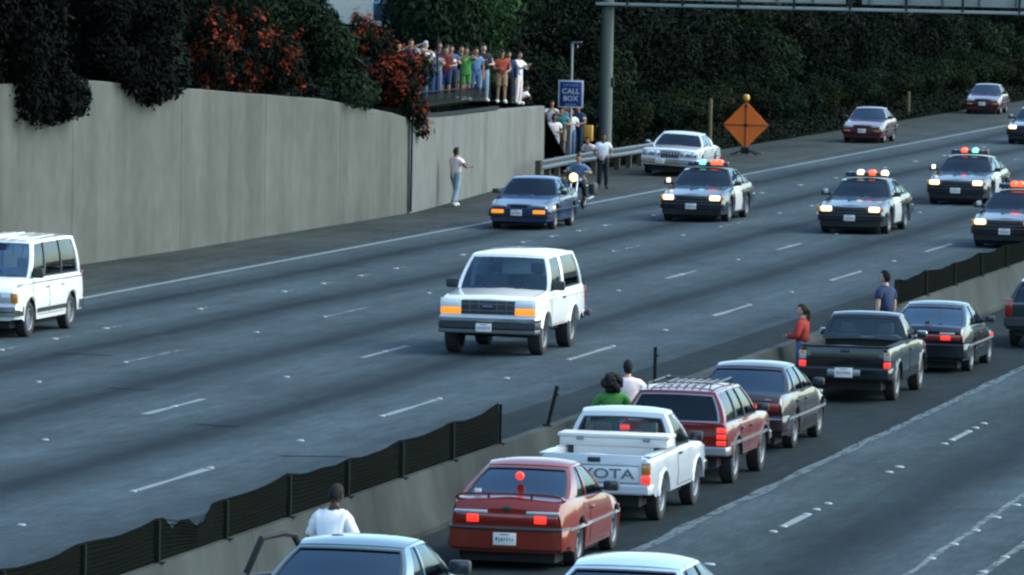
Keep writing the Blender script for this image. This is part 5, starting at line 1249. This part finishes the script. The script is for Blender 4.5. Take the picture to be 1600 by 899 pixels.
    if cap:
        bb = MB(); vs2 = [hc+HR @ (head_shape(v, 1.2)+Vector((0, 0, .008))) for v in HV]; bb.add(vs2, [f for f in HF if sum(HV[i].z for i in f)/4 > .38])
        bb.patch(*[hc+HR @ Vector(p) for p in ((-.07, -.085, .055), (.07, -.085, .055), (.055, -.17, .05), (-.055, -.17, .05))], 3, 2, .01, .008); bb.build('cap', cap, root, smooth=60)
    if jacket:
        cloth('vest', lambda t: t[0] == 'torso', .034, jacket)
    return root
def camera_for(p, at, m='shoe_dark', label='small dark camera held up by an onlooker'):
    w = p.matrix_basis @ Vector(at)
    o = empty('hand_camera', w, p.rotation_euler.z); tag(o, label, 'camera', 'cameras held by onlookers')
    rbox('camera_body', (0, 0, 0), (.13, .06, .085), m, o, .01)
    b = MB(); b.lathe([(-.09, .001), (-.09, .03), (-.03, .034), (-.0, .034)], 10, 'Y'); b.build('lens', 'eye_dark', o, smooth=40)
G1 = 'onlookers on the terrace above the wall'; G2 = 'onlookers on the bank under the call box sign'; G3 = 'people at the median barrier'
FRONT = ((.07, -.32, 1.42), (-.07, -.32, 1.42))
def on_hill(x, y): return (x, y, hill(x, y)-.01)
person('onlooker in a yellow top and blue jeans with one arm raised, by the orange-flowered bush', on_hill(-43.35, 183.1), R(-5), 1.72, lh=(.12, -.18, 1.62), rh=(-.2, -.2, 1.1), shirt='cloth_yellow', sleeve=.1, pants='cloth_denim', skin='skin_light', hair='hair_brown', group=G1)
person('onlooker in a white shirt and pale blue cap, arm raised, on the terrace', on_hill(-44.0, 186.2), R(8), 1.78, lh=(.2, -.25, 1.2), rh=(-.12, -.2, 1.66), shirt='cloth_white', pants='cloth_black', cap='cap_blue', skin='skin_light', group=G1)
person('onlooker in a maroon vest over white with dark shorts on the terrace', on_hill(-43.4, 186.4), R(12), 1.7, lh=(.22, -.22, 1.15), rh=(-.22, -.22, 1.15), shirt='cloth_white', jacket='cloth_maroon', pants='cloth_navy', short=True, skin='skin_tan', group=G1)
person('onlooker in a blue shirt and black trousers on the terrace', on_hill(-43.4, 187.1), R(20), 1.74, lh=(.1, -.3, 1.3), rh=(-.15, -.28, 1.2), shirt='cloth_blue', pants='cloth_black', skin='skin_tan', group=G1)
person('onlooker in dark clothes with a turquoise top beside the green dress', on_hill(-44.1, 189.6), R(10), 1.7, shirt='cloth_teal', pants='cloth_navy', jacket='cloth_navy', skin='skin_tan', group=G1)
p_ = person('onlooker in a green dress and white shoes holding up a camera', on_hill(-43.5, 189.6), R(35), 1.68, lh=(.06, -.36, 1.5), rh=(-.08, -.36, 1.5), shirt='cloth_green', sleeve=.1, dress=True, pants='cloth_green', short=True, skin='skin_tan', hair='hair_brown', shoes='shoe_white', group=G1)
camera_for(p_, (0, -.48, 1.56), label='small dark camera held up by the onlooker in the green dress')
person('onlooker in black with bare legs standing behind the tall figure', on_hill(-44.2, 192.0), R(15), 1.72, lh=(.15, -.25, 1.2), rh=(-.15, -.25, 1.2), shirt='cloth_black', pants='cloth_grey', short=True, skin='skin_tan', shoes='shoe_white', group=G1)
person('tall onlooker in a black vest over a plaid shirt with pale jeans', on_hill(-43.55, 192.3), R(30), 1.84, lh=(.18, -.25, 1.15), rh=(-.12, -.3, 1.25), shirt='cloth_sky', jacket='cloth_black', pants='cloth_pale_denim', skin='skin_light', shoes='shoe_white', group=G1)
person('onlooker crouching in a white shirt at the feet of the tall figure', on_hill(-44.4, 193.6), R(15), 1.7, legs='squat', lean=.35, lh=(.15, -.3, .6), rh=(-.15, -.3, .6), shirt='cloth_white', pants='cloth_tan', skin='skin_tan', shoes='shoe_white', group=G1)
person('onlooker in a red and orange shirt with tan shorts on the terrace', on_hill(-43.5, 194.8), R(20), 1.72, lh=(.15, -.25, 1.05), rh=(-.1, -.28, 1.15), shirt='cloth_orange', pants='cloth_tan', short=True, skin='skin_tan', cap='cloth_black', shoes='shoe_white', group=G1)
person('onlooker in a dark checked shirt beside the figure dressed all in white', on_hill(-43.9, 197.6), R(20), 1.74, shirt='cloth_navy', sleeve=2, pants='cloth_black', skin='skin_tan', group=G1)
person('onlooker dressed all in white with hands raised in front', on_hill(-44.0, 199.6), R(75), 1.76, lh=(.1, -.36, 1.32), rh=(-.1, -.36, 1.3), shirt='cloth_white', sleeve=1.0, pants='cloth_pinkwhite', skin='skin_tan', shoes='shoe_white', group=G1)
person('onlooker in a white shirt leaning forward over the end of the wall', (-44.7, 202.8, hill(-44.7, 202.8)-.3), R(62), 1.74, legs='squat', lean=.75, lh=(.12, -.42, .55), rh=(-.12, -.42, .55), shirt='cloth_white', pants='cloth_black', skin='skin_tan', group=G1)
person('onlooker in a pinkish shirt and pale jeans beside the end of the wall', on_hill(-44.05, 205.6), R(25), 1.76, lh=(.06, -.3, 1.15), rh=(-.08, -.28, 1.05), shirt='cloth_pinkwhite', pants='cloth_pale_denim', skin='skin_brown', shoes='shoe_white', group=G2)
person('onlooker in white standing behind the pinkish shirt by the wall end', on_hill(-45.0, 209.6), R(15), 1.76, lh=(.1, -.3, 1.4), rh=(-.1, -.3, 1.4), shirt='cloth_white', pants='cloth_tan', short=True, skin='skin_tan', group=G2)
person('onlooker in a teal shirt and tan shorts under the call box sign', on_hill(-44.5, 208.9), R(5), 1.72, lh=(.2, -.25, 1.2), rh=(-.1, -.3, 1.48), shirt='cloth_teal', pants='cloth_tan', short=True, skin='skin_tan', group=G2)
person('onlooker in a white shirt and blue jeans under the call box sign', on_hill(-44.3, 209.5), R(25), 1.75, lh=(.1, -.3, 1.2), rh=(-.12, -.3, 1.15), shirt='cloth_white', pants='cloth_denim', skin='skin_tan', group=G2)
person('onlooker in a dark jacket over a white shirt by the yellow cabinet', on_hill(-44.45, 211.5), R(-15), 1.78, lh=(.15, -.25, 1.1), rh=(-.15, -.25, 1.5), shirt='cloth_white', jacket='cloth_navy', pants='cloth_navy', skin='skin_tan', group=G2)
person('onlooker in pale clothes crouching beside the guardrail', on_hill(-43.5, 209.0), R(-20), 1.7, legs='squat', lean=.4, lh=(.2, -.35, .5), rh=(-.2, -.35, .5), shirt='cloth_pinkwhite', pants='cloth_pinkwhite', skin='skin_tan', group=G2)
person('onlooker in white shirt and black trousers standing at the road edge', (-39.95, 194.1, 0), R(15), 1.78, lh=(.15, -.32, 1.05), rh=(-.15, -.2, 1.0), shirt='cloth_white', pants='cloth_black', skin='skin_brown', group=G2)
person('figure in white shirt and pale jeans by the foot of the wall', (-41.15, 178.3, 0), R(150), 1.76, lh=(-.0, -.3, 1.2), rh=(-.3, -.28, 1.18), legs='stride', shirt='cloth_pinkwhite', pants='cloth_pale_denim', skin='skin_brown', shoes='shoe_white')
for (x, y, rz_, hh, sh_, pn_, lab, kw) in [(-44.4, 184.3, 5, 1.7, 'cloth_maroon', 'cloth_black', 'onlooker in a dark red shirt half hidden behind the yellow top', {}), (-44.8, 187.6, 10, 1.76, 'cloth_navy', 'cloth_black', 'onlooker in navy standing at the back between maroon vest and blue shirt', dict(lh=(.1, -.25, 1.5), rh=(-.1, -.25, 1.5))),
        (-44.6, 190.6, 20, 1.74, 'cloth_black', 'cloth_black', 'onlooker in black at the back beside the green dress', dict(rh=(-.1, -.3, 1.45))), (-44.5, 193.2, 25, 1.66, 'cloth_tan', 'cloth_tan', 'onlooker in tan clothes at the back beside the tall figure', {}),
        (-44.5, 196.0, 15, 1.7, 'cloth_redwool', 'cloth_navy', 'onlooker in a red top behind the orange shirt', {}), (-43.3, 184.7, 12, 1.64, 'cloth_grey', 'cloth_denim', 'onlooker in a grey shirt between the yellow top and the maroon vest', dict(lh=(.08, -.3, 1.4), rh=(-.08, -.3, 1.4))), (-43.5, 191.0, 25, 1.7, 'cloth_sky', 'cloth_denim', 'onlooker in a pale blue shirt between the green dress and the tall figure', dict(rh=(-.15, -.3, 1.4)))]:
    person(lab, on_hill(x, y), R(rz_), hh, shirt=sh_, pants=pn_, skin='skin_tan', group=G1, **kw)
for (x, y, rz_, hh, sh_, pn_, lab, kw) in [(-44.9, 211.4, 10, 1.74, 'cloth_orange', 'cloth_denim', 'onlooker in an orange shirt standing behind the white shirt under the call box sign', dict(lh=(.1, -.28, 1.45))), (-44.75, 210.4, 0, 1.72, 'cloth_sky', 'cloth_navy', 'onlooker in a pale blue shirt at the back under the call box sign', {})]:
    person(lab, on_hill(x, y), R(rz_), hh, shirt=sh_, pants=pn_, skin='skin_brown', group=G2, **kw)
# median people
person('figure in a red jacket and blue jeans with a ponytail by the black pickup', (-18.72, 109.0, 0), R(-95), 1.58, lh=(.16, -.25, 1.12), rh=(-.16, -.25, 1.12), shirt='cloth_redwool', sleeve=2, pants='cloth_denim', skin='skin_light', hair='hair_brown', pony=True, wide=1.1, group=G3)
person('figure in a navy polo shirt standing ahead of the black pickup', (-18.5, 117.0, 0), R(-115), 1.80, shirt='cloth_navy', pants='cloth_black', skin='skin_light', wide=1.12, group=G3)
person('figure with big curly black hair in a green top ahead of the white pickup', (-18.5, 90.9, 0), R(-150), 1.5, lh=(.12, -.3, 1.2), rh=(-.3, -.2, 1.0), shirt='cloth_green', sleeve=1.0, pants='cloth_denim', skin='skin_tan', big_hair=.35, wide=1.15, group=G3)
person('figure in a striped pinkish shirt beside the red wagon', (-18.52, 92.2, 0), R(-165), 1.64, lh=(.25, -.2, 1.1), rh=(-.2, -.25, 1.15), shirt='cloth_pinkwhite', jacket=None, pants='cloth_denim', skin='skin_light', wide=1.1, group=G3)
person('figure in a white shirt standing in the open door of the teal coupe', (-17.2, 68.4, 0), R(172), 1.78, lean=.28, head=(0, .45), lh=(.21, -.2, .88), rh=(-.2, -.3, .98), shirt='cloth_white', sleeve=.85, pants='cloth_denim', skin='skin_dark', wide=.82, group=G3)
# drivers
def driver(car, label, x, u, skin='skin_tan', shirt='cloth_grey', wheel=True):
    s_ = car.S; zf = s_['gc']+.14; w = car.root.matrix_basis @ Vector((x, car.y(u)+.12, zf+.05))
    person(label, w, car.root.rotation_euler.z, 1.66, legs='sit', lean=-.3, lh=(.15, -.3, .50) if wheel else None, rh=(-.15, -.3, .50) if wheel else None, shirt=shirt, pants='cloth_black', skin=skin, group='people inside vehicles')
driver(br, 'driver behind the windscreen of the white sport utility', .42, 2.35, 'skin_brown', 'cloth_navy')
driver(va, 'driver of the white passenger van', .42, 1.9, 'skin_tan', 'cloth_grey')
driver(bl, 'driver of the dark blue saloon', .38, 2.5, 'skin_tan', 'cloth_navy'); driver(bl, 'passenger of the dark blue saloon', -.38, 2.5, 'skin_light', 'cloth_white', False)
driver(au, 'driver of the dark brown saloon', .38, 2.42, 'skin_tan', 'cloth_white'); driver(it, 'driver of the red liftback coupe', .36, 2.4, 'skin_tan', 'cloth_navy')
for rt_, lab in zip(proots[:4], ('leading police car', 'second police car alone in its lane', 'police car with red and turquoise flashers', 'police car beside the median barrier')):
    w = rt_.matrix_basis @ Vector((.42, POLICE.y(2.6)+.12, .40)); person('driver of the '+lab, w, rt_.rotation_euler.z, 1.66, legs='sit', lean=-.3, lh=(.15, -.3, .50), rh=(-.15, -.3, .50), shirt='cloth_tan', pants='cloth_tan', skin='skin_light', group='people inside vehicles')
# ------------------------------------------------------------------ motorcycle
mc = empty('motorcycle', (-37.5, 178.6, 0), R(-1)); tag(mc, 'motorcycle with its round headlamp lit following the dark blue saloon', 'motorcycle')
for y in (-.72, .78):
    b = MB(); b.lathe([(-.05, .25), (-.06, .29), (-.03, .335), (.03, .335), (.06, .29), (.05, .25)], 22); w_ = b.build('tyre', 'rubber', None, smooth=50)
    b = MB(); b.lathe([(-.04, .25), (-.045, .22), (-.03, .2), (.03, .2), (.045, .22), (.04, .25)], 22)
    for k in range(8):
        mt = Matrix.Rotation(math.pi*k/4, 3, 'X'); b.box(mt @ Vector((0, 0, .12)), (.02, .02, .2), 0, mt)
    b.lathe([(-.06, .001), (-.06, .05), (.06, .05), (.06, .001)], 12); wh = b.build('wheel', 'alloy', mc, smooth=40); wh.location = (0, y, .335); w_.parent = wh
b = MB()
for sx in (1, -1): b.tube([(sx*.09, -.72, .335), (sx*.09, -.45, 1.02)], .025, 8)
b.build('fork', 'chrome', mc, smooth=60)
b = MB(); b.tube([(-.36, -.2, 1.06), (-.28, -.36, 1.08), (-.08, -.46, 1.02), (.08, -.46, 1.02), (.28, -.36, 1.08), (.36, -.2, 1.06)], .016, 6); b.build('handlebar', 'black_plastic', mc, smooth=60)
b = MB(); b.lathe([(0, .15), (.1, .14), (.2, .09), (.24, .001)], 18, 'Y', (0, -.62, .98)); b.build('headlamp_shell', 'black_plastic', mc, smooth=50)
b = MB(); b.lathe([(-.04, .001), (-.03, .07), (0, .125), (.01, .13)], 18, 'Y', (0, -.625, .98)); b.build('headlight', 'head_lit', mc, smooth=50)
rbox('fuel_tank', (0, -.16, .86), (.3, .5, .24), navy, mc, .09); rbox('seat', (0, .38, .80), (.3, .66, .12), 'black_plastic', mc, .05); rbox('engine', (0, -.05, .48), (.36, .46, .42), 'steel_wheel', mc, .06)
rbox('front_fender', (0, -.74, .62), (.14, .5, .1), navy, mc, .04); rbox('rear_fender', (0, .82, .66), (.18, .5, .12), navy, mc, .04)
for sx in (1, -1):
    rbox('saddlebag', (sx*.3, .72, .6), (.2, .5, .34), 'black_plastic', mc, .05); b = MB(); b.tube([(sx*.17, -.1, .3), (sx*.2, .5, .3), (sx*.22, 1.05, .34)], .035, 8); b.build('exhaust', 'chrome', mc, smooth=60)
    rbox('indicator', (sx*.3, -.5, .93), (.1, .08, .09), 'amber', mc, .03)
rbox('windscreen', (0, -.56, 1.3), (.36, .01, .28), 'glass_clear', mc, .004)
rp = person('rider in a blue shirt on the motorcycle', (-37.5, 178.6, 0), R(-1), 1.78, legs='ride', lean=.12, lh=(.33, -.26, 1.12), rh=(-.33, -.26, 1.12), shirt='cloth_sky', sleeve=.7, pants='cloth_black', skin='skin_tan')
# ------------------------------------------------------------------ vegetation
import numpy as np
def leaf_mesh(name, blobs, n, size, seed, m, shell=.30, asp=.55, droop=0.0, clus=0):
    """n small leaf faces spread over lumpy ellipsoids: blobs = [(centre, radii)]"""
    rg = np.random.default_rng(seed)
    ar = np.array([(b[1][0]*b[1][1]*b[1][2])**(2/3) for b in blobs]); pick = rg.choice(len(blobs), n, p=ar/ar.sum())
    C = np.array([b[0] for b in blobs], float)[pick]; RR = np.array([b[1] for b in blobs], float)[pick]
    d = rg.normal(size=(n, 3)); d /= np.linalg.norm(d, axis=1)[:, None]
    r = 1-shell*rg.random(n)**1.6 + rg.normal(0, .05, n)
    spr = rg.random(n) < .07; r[spr] += rg.random(spr.sum())*.28
    p = C + d*RR*r[:, None]
    if clus:      # blossoms come in trusses
        K = n//clus; own = rg.integers(0, K, n); p = p[own] + rg.normal(0, .13, (n, 3))*np.array([.6, 1.2, .8]); d = d[own]; RR = RR[own]
    nor = d/RR; nor /= np.linalg.norm(nor, axis=1)[:, None]; nor = nor + rg.normal(0, .55, (n, 3)); nor[:, 2] += .25; nor /= np.linalg.norm(nor, axis=1)[:, None]
    t = np.cross(nor, rg.normal(size=(n, 3))); t[:, 2] -= droop; t /= np.linalg.norm(t, axis=1)[:, None]; bt = np.cross(nor, t)
    s = size*np.clip(rg.lognormal(-.3, .42, n), .35, 2.2); a = t*s[:, None]; c = bt*(s*asp)[:, None]; up = nor*(s*.18)[:, None]
    V = np.stack([p-a, p-c*.9+up, p+a*1.05, p+c*.9+up], 1).reshape(-1, 3)
    me = bpy.data.meshes.new(name); me.vertices.add(4*n); me.vertices.foreach_set('co', V.astype(np.float32).ravel())
    me.loops.add(4*n); me.loops.foreach_set('vertex_index', np.arange(4*n, dtype=np.int32)); me.polygons.add(n)
    me.polygons.foreach_set('loop_start', np.arange(0, 4*n, 4, dtype=np.int32)); me.polygons.foreach_set('loop_total', np.full(n, 4, np.int32))
    me.update(calc_edges=True); me.materials.append(MATS[m] if isinstance(m, str) else m); return me
def lobes(rx, ry, rz, k, seed, sub=(.34, .52), base=0.0):
    rnd = random.Random(seed); out = []
    for i in range(k):
        d = Vector((rnd.gauss(0, 1), rnd.gauss(0, 1), rnd.gauss(.25, 1))).normalized()*rnd.uniform(.45, .85); s_ = rnd.uniform(*sub); m_ = min(rx, ry, rz)
        out.append(((d.x*rx, d.y*ry, rz+base+d.z*rz*.8), (s_*(rx+m_)/2*1.0, s_*(ry+m_)/2, s_*(rz+m_)/2*.9)))
    out.append(((0, 0, rz*.85+base), (rx*.7, ry*.7, rz*.75))); return out
def trunk_mesh(h, r, seed, limbs=5, spread=.5):
    rnd = random.Random(seed); b = MB(); b.tube([(0, 0, -.4), (rnd.uniform(-.1, .1), 0, h*.5), (rnd.uniform(-.15, .15), 0, h)], [r, r*.75, r*.45], 8)
    for i in range(limbs):
        a = 6.283*i/limbs+rnd.random(); z = h*rnd.uniform(.35, .9); e = Vector((math.cos(a)*spread*h, math.sin(a)*spread*h, z+h*.35))
        b.tube([(0, 0, z), tuple(e*.5+Vector((0, 0, z*.5+.05))), tuple(e)], [r*.45, r*.3, r*.1], 6)
    o = b.build('trunk', 'bark', smooth=60); me = o.data; bpy.data.objects.remove(o); return me
ARCH = []
for i, (m_, rx, rz, n_, ls) in enumerate([('leaf_ivy', 1.7, 1.15, 5200, .085), ('leaf_mid', 1.9, 1.5, 6000, .09), ('leaf_deep', 2.1, 1.9, 7000, .095), ('leaf_green', 1.8, 1.5, 6000, .085), ('leaf_deep', 2.6, 2.9, 10000, .105), ('leaf_mid', 2.4, 2.7, 9500, .10), ('leaf_olive', 1.8, 1.4, 5200, .085)]):
    ARCH.append((leaf_mesh('crown', lobes(rx, rx, rz, 13, 40+i), int(n_*1.3), ls*.92, 70+i, m_), trunk_mesh(rz*1.3, .08+.03*rz, 90+i), rx, rz))
def plant(name, label, cat, kind, x, y, s=1.0, sz=1.0, rot=0, z=None, group=None, sink=.15):
    zz = (hill(x, y) if z is None else z)-sink*s
    o = empty(name, (x, y, zz), rot); o.scale = (s, s, s*sz); tag(o, label, cat, group)
    link('crown', ARCH[kind][0], o); link('trunk', ARCH[kind][1], o); return o
rnd = random.Random(12)
GB = 'bushes along the bank beyond the wall'
KN = ['low ivy-leaved bush', 'mid green rounded bush', 'deep green dense shrub', 'bright green rounded bush', 'tall deep green tree', 'tall mid green tree', 'olive green bush']
def spot_name(y):
    for lim, t in ((212, 'beside the end of the wall'), (222, 'behind the gantry column'), (236, 'behind the orange diamond sign'), (262, 'above the first burgundy car'), (300, 'between two burgundy cars'), (340, 'beyond the second burgundy car'), (999, 'far along the road')):
        if y < lim: return t
# front, middle and back rows on the bank
for row, (x0, kinds, step, s0, s1) in enumerate([(-45.3, (0, 0, 1, 6), 2.6, .55, .8), (-47.2, (1, 2, 1, 0, 2), 3.3, .9, 1.15), (-50.3, (4, 2, 5, 4), 4.2, 1.0, 1.25), (-55.0, (4, 5, 4), 5.5, 1.1, 1.4)]):
    y = (214 if row < 1 else 210 if row < 2 else 207) + rnd.uniform(0, 2)
    while y < (345 if row == 0 else 380 if row < 3 else 420):
        k = rnd.choice(kinds); x = x0+rnd.uniform(-.5, .5); s_ = rnd.uniform(s0, s1)
        if row == 0 and 208 < y < 213: y += 1; continue
        if row >= 2 and y < 234 and abs(x-(-47-(y-190)*.253)) < 3.4: y += 1.5; continue   # keep the view to the house open
        plant('bank_bush' if k not in (4, 5) else 'bank_tree', KN[k]+' '+('at the foot of the bank', 'on the middle of the bank', 'high on the bank', 'at the top of the bank')[row]+' '+spot_name(y), 'bush' if k not in (4, 5) else 'tree', k, x, y, s_, rnd.uniform(.9, 1.1), rnd.uniform(0, 6.28), group=GB)
        y += step*rnd.uniform(.85, 1.2)
# ivy and leaf litter covering the slope: uncountable ground cover
def cover(name, y0, y1, d0, d1, n, size, m, seed, label, h=.22):
    rg = np.random.default_rng(seed); ys_ = rg.uniform(y0, y1, n); ds = rg.uniform(d0, d1, n); P_ = []
    for yy, dd in zip(ys_, ds):
        xx = (lerp_tab(WALLX, yy) if yy < 204.5 else -43.3)-dd; P_.append((xx, yy, hill(xx, yy)+h*rg.random()))
    P_ = np.array(P_); nor = rg.normal(0, .5, (n, 3)); nor[:, 2] += .8; nor[:, 0] += .5; nor /= np.linalg.norm(nor, axis=1)[:, None]
    t = np.cross(nor, rg.normal(size=(n, 3))); t /= np.linalg.norm(t, axis=1)[:, None]; bt = np.cross(nor, t); s = size*(.6+.8*rg.random(n))
    a = t*s[:, None]; c = bt*(s*.6)[:, None]; V = np.stack([P_-a, P_-c, P_+a, P_+c], 1).reshape(-1, 3)
    me = bpy.data.meshes.new(name); me.vertices.add(4*n); me.vertices.foreach_set('co', V.astype(np.float32).ravel()); me.loops.add(4*n); me.loops.foreach_set('vertex_index', np.arange(4*n, dtype=np.int32)); me.polygons.add(n)
    me.polygons.foreach_set('loop_start', np.arange(0, 4*n, 4, dtype=np.int32)); me.polygons.foreach_set('loop_total', np.full(n, 4, np.int32)); me.update(calc_edges=True); me.materials.append(MATS[m])
    o = link(name, me); tag(o, label, 'ivy', kind='stuff')
cover('ground_ivy', 204.6, 400, .05, 6, 75000, .075, 'leaf_cover', 5, 'dark ivy covering the bank along the shoulder')
cover('terrace_ivy', 120, 204, 1.6, 14, 22000, .12, 'leaf_deep', 6, 'dark ivy covering the slope above the wall')
# overhanging shrubs on the wall: each its own mesh
def shrub(name, label, origin, blobs, n, size, m, seed, flowers=None, shell=.3, group=None, cat='bush', droop=0.):
    o = empty(name, origin); tag(o, label, cat, group); ov = Vector(origin)
    bl = [((Vector(c)-ov), r) for c, r in blobs]
    link('crown', leaf_mesh('crown', bl, n, size, seed, m, shell, droop=droop), o)
    if flowers:
        fb_, fn, fs = flowers; link('blossoms', leaf_mesh('blossoms', [((Vector(c)-ov), r) for c, r in fb_], fn, fs, seed+1, 'flower_red', .22, clus=26), o)
    t = link('trunk', trunk_mesh(1.6, .12, seed), o); return o
def W(y, dx=0, z=0): return (lerp_tab(WALLX, y)+dx, y, z)
def scatter(c, R_, k, sub, seed):
    rr = random.Random(seed); out = []
    for i in range(k):
        d = Vector((rr.gauss(0, 1), rr.gauss(0, 1), rr.gauss(0, 1))).normalized()*rr.uniform(.3, .9); s_ = rr.uniform(*sub)
        out.append(((c[0]+d.x*R_[0], c[1]+d.y*R_[1], c[2]+d.z*R_[2]), (s_*.9, s_, s_*.85)))
    return out
GS = 'shrubs spilling over the retaining wall'
d1 = scatter(W(135.5, -.6, 5.6), (1.2, 4.5, 1.9), 26, (.7, 1.1), 1) + scatter(W(138.6, .15, 4.35), (.4, 3.2, .8), 12, (.4, .6), 2) + [(W(139.6, .2, 4.05), (.45, 1.5, .55)), (W(137.5, .2, 4.25), (.5, 1.6, .6))]
shrub('overhanging_shrub', 'large near black shrub spilling over the wall above the white van', W(136, -1.4, 4.3), d1, 26000, .085, 'leaf_dark', 11, group=GS, shell=.4)
d2 = scatter(W(146.6, -.6, 5.3), (1.1, 2.6, 1.6), 16, (.6, .95), 3) + [(W(146.4, .12, 4.35), (.45, 1.7, .6)), (W(145.2, .1, 4.6), (.4, 1.2, .5)), (W(148.2, .1, 4.3), (.4, 1.3, .45)), (W(147, .15, 4.1), (.4, 1.0, .4))]
shrub('overhanging_shrub', 'dark shrub bulging over the wall beside the orange-flowered bush', W(146.6, -1.4, 4.1), d2, 18000, .08, 'leaf_dark', 12, group=GS, shell=.4)
f1 = scatter(W(157, -.5, 4.7), (.8, 6.0, .75), 20, (.5, .8), 4) + scatter(W(156, -.8, 5.5), (.8, 6, .6), 12, (.4, .6), 41)
shrub('flowering_bush', 'wide bush covered in orange red blossoms on top of the wall', W(156, -1.2, 3.7), f1, 15000, .075, 'leaf_deep', 13, (f1, 4600, .07), group=GS)
g1 = scatter(W(161, -1.0, 6.1), (1.0, 6, .7), 18, (.6, 1.0), 5) + scatter(W(165.5, -.5, 4.9), (.7, 2.3, 1.2), 14, (.55, .85), 6) + [(W(166.3, .05, 3.75), (.45, 1.3, .6)), (W(167.8, .05, 3.6), (.4, 1.0, .5))]
shrub('overhanging_shrub', 'green leafy shrub arching over the wall between two flowering bushes', W(164.5, -1.3, 3.2), g1, 26000, .08, 'leaf_mid', 14, group=GS)
f2 = scatter(W(173.4, -.4, 3.95), (.6, 2.0, .8), 13, (.45, .7), 7) + [(W(173.4, .1, 2.95), (.35, .7, .5)), (W(174.2, .12, 2.5), (.25, .4, .35)), (W(170.8, -.4, 4.9), (.5, .9, .5)), (W(169.4, -.5, 5.3), (.4, .6, .4))]
shrub('flowering_bush', 'orange red flowering bush beside the onlookers, trailing down the wall joint', W(173, -1.1, 2.9), f2, 11000, .072, 'leaf_deep', 15, (f2, 3600, .075), group=GS)
g2 = scatter((-46.2, 181, 3.9), (1.2, 5.5, .45), 16, (.6, .85), 8)
shrub('terrace_shrub', 'dark green shrub behind the onlookers below the pale house', (-46.2, 181, 3.0), g2, 15000, .085, 'leaf_mid', 16)
# trees behind the terrace
GT = 'trees behind the retaining wall'
for (k, x, y, s_, sz, lab) in [(4, -45.4, 131, 1.1, 1.15, 'tall dark tree behind the large near black shrub'), (4, -46.0, 138.5, 1.1, 1.1, 'tall dark tree rising above the wall over the white van'), (4, -45.6, 145.2, 1.05, 1.1, 'tall dark tree behind the bulging dark shrub'),
                               (2, -45.2, 151.0, 1.15, 1.2, 'dense dark shrub behind the wide flowering bush'), (5, -46.3, 157.5, 1.0, 1.0, 'green tree behind the wide flowering bush'), (2, -47.2, 164, 1.1, 1.0, 'dense shrub behind the arching green shrub'),
                               (3, -45.9, 199.8, 1.15, 1.3, 'bright green bush behind the figure dressed all in white'), (3, -46.9, 203.6, 1.0, 1.1, 'bright green bush behind the leaning onlooker'), (1, -45.9, 195.6, 1.2, 1.4, 'rounded green bush behind the tall onlooker'), (5, -47.2, 204.2, 1.1, 1.1, 'green tree behind the onlookers near the wall end'),
                               (4, -57.5, 206, 1.3, 1.1, 'deep green tree far behind the onlookers'), (4, -48.9, 214.5, 1.2, 1.1, 'deep green tree behind the call box sign'), (2, -47.3, 208.5, 1.0, 1.0, 'deep green bush behind the people under the call box sign')]:
    plant('tree' if k in (4, 5) else 'bush', lab, 'tree' if k in (4, 5) else 'bush', k, x, y, s_, sz, x*7 % 6.28, group=GT)
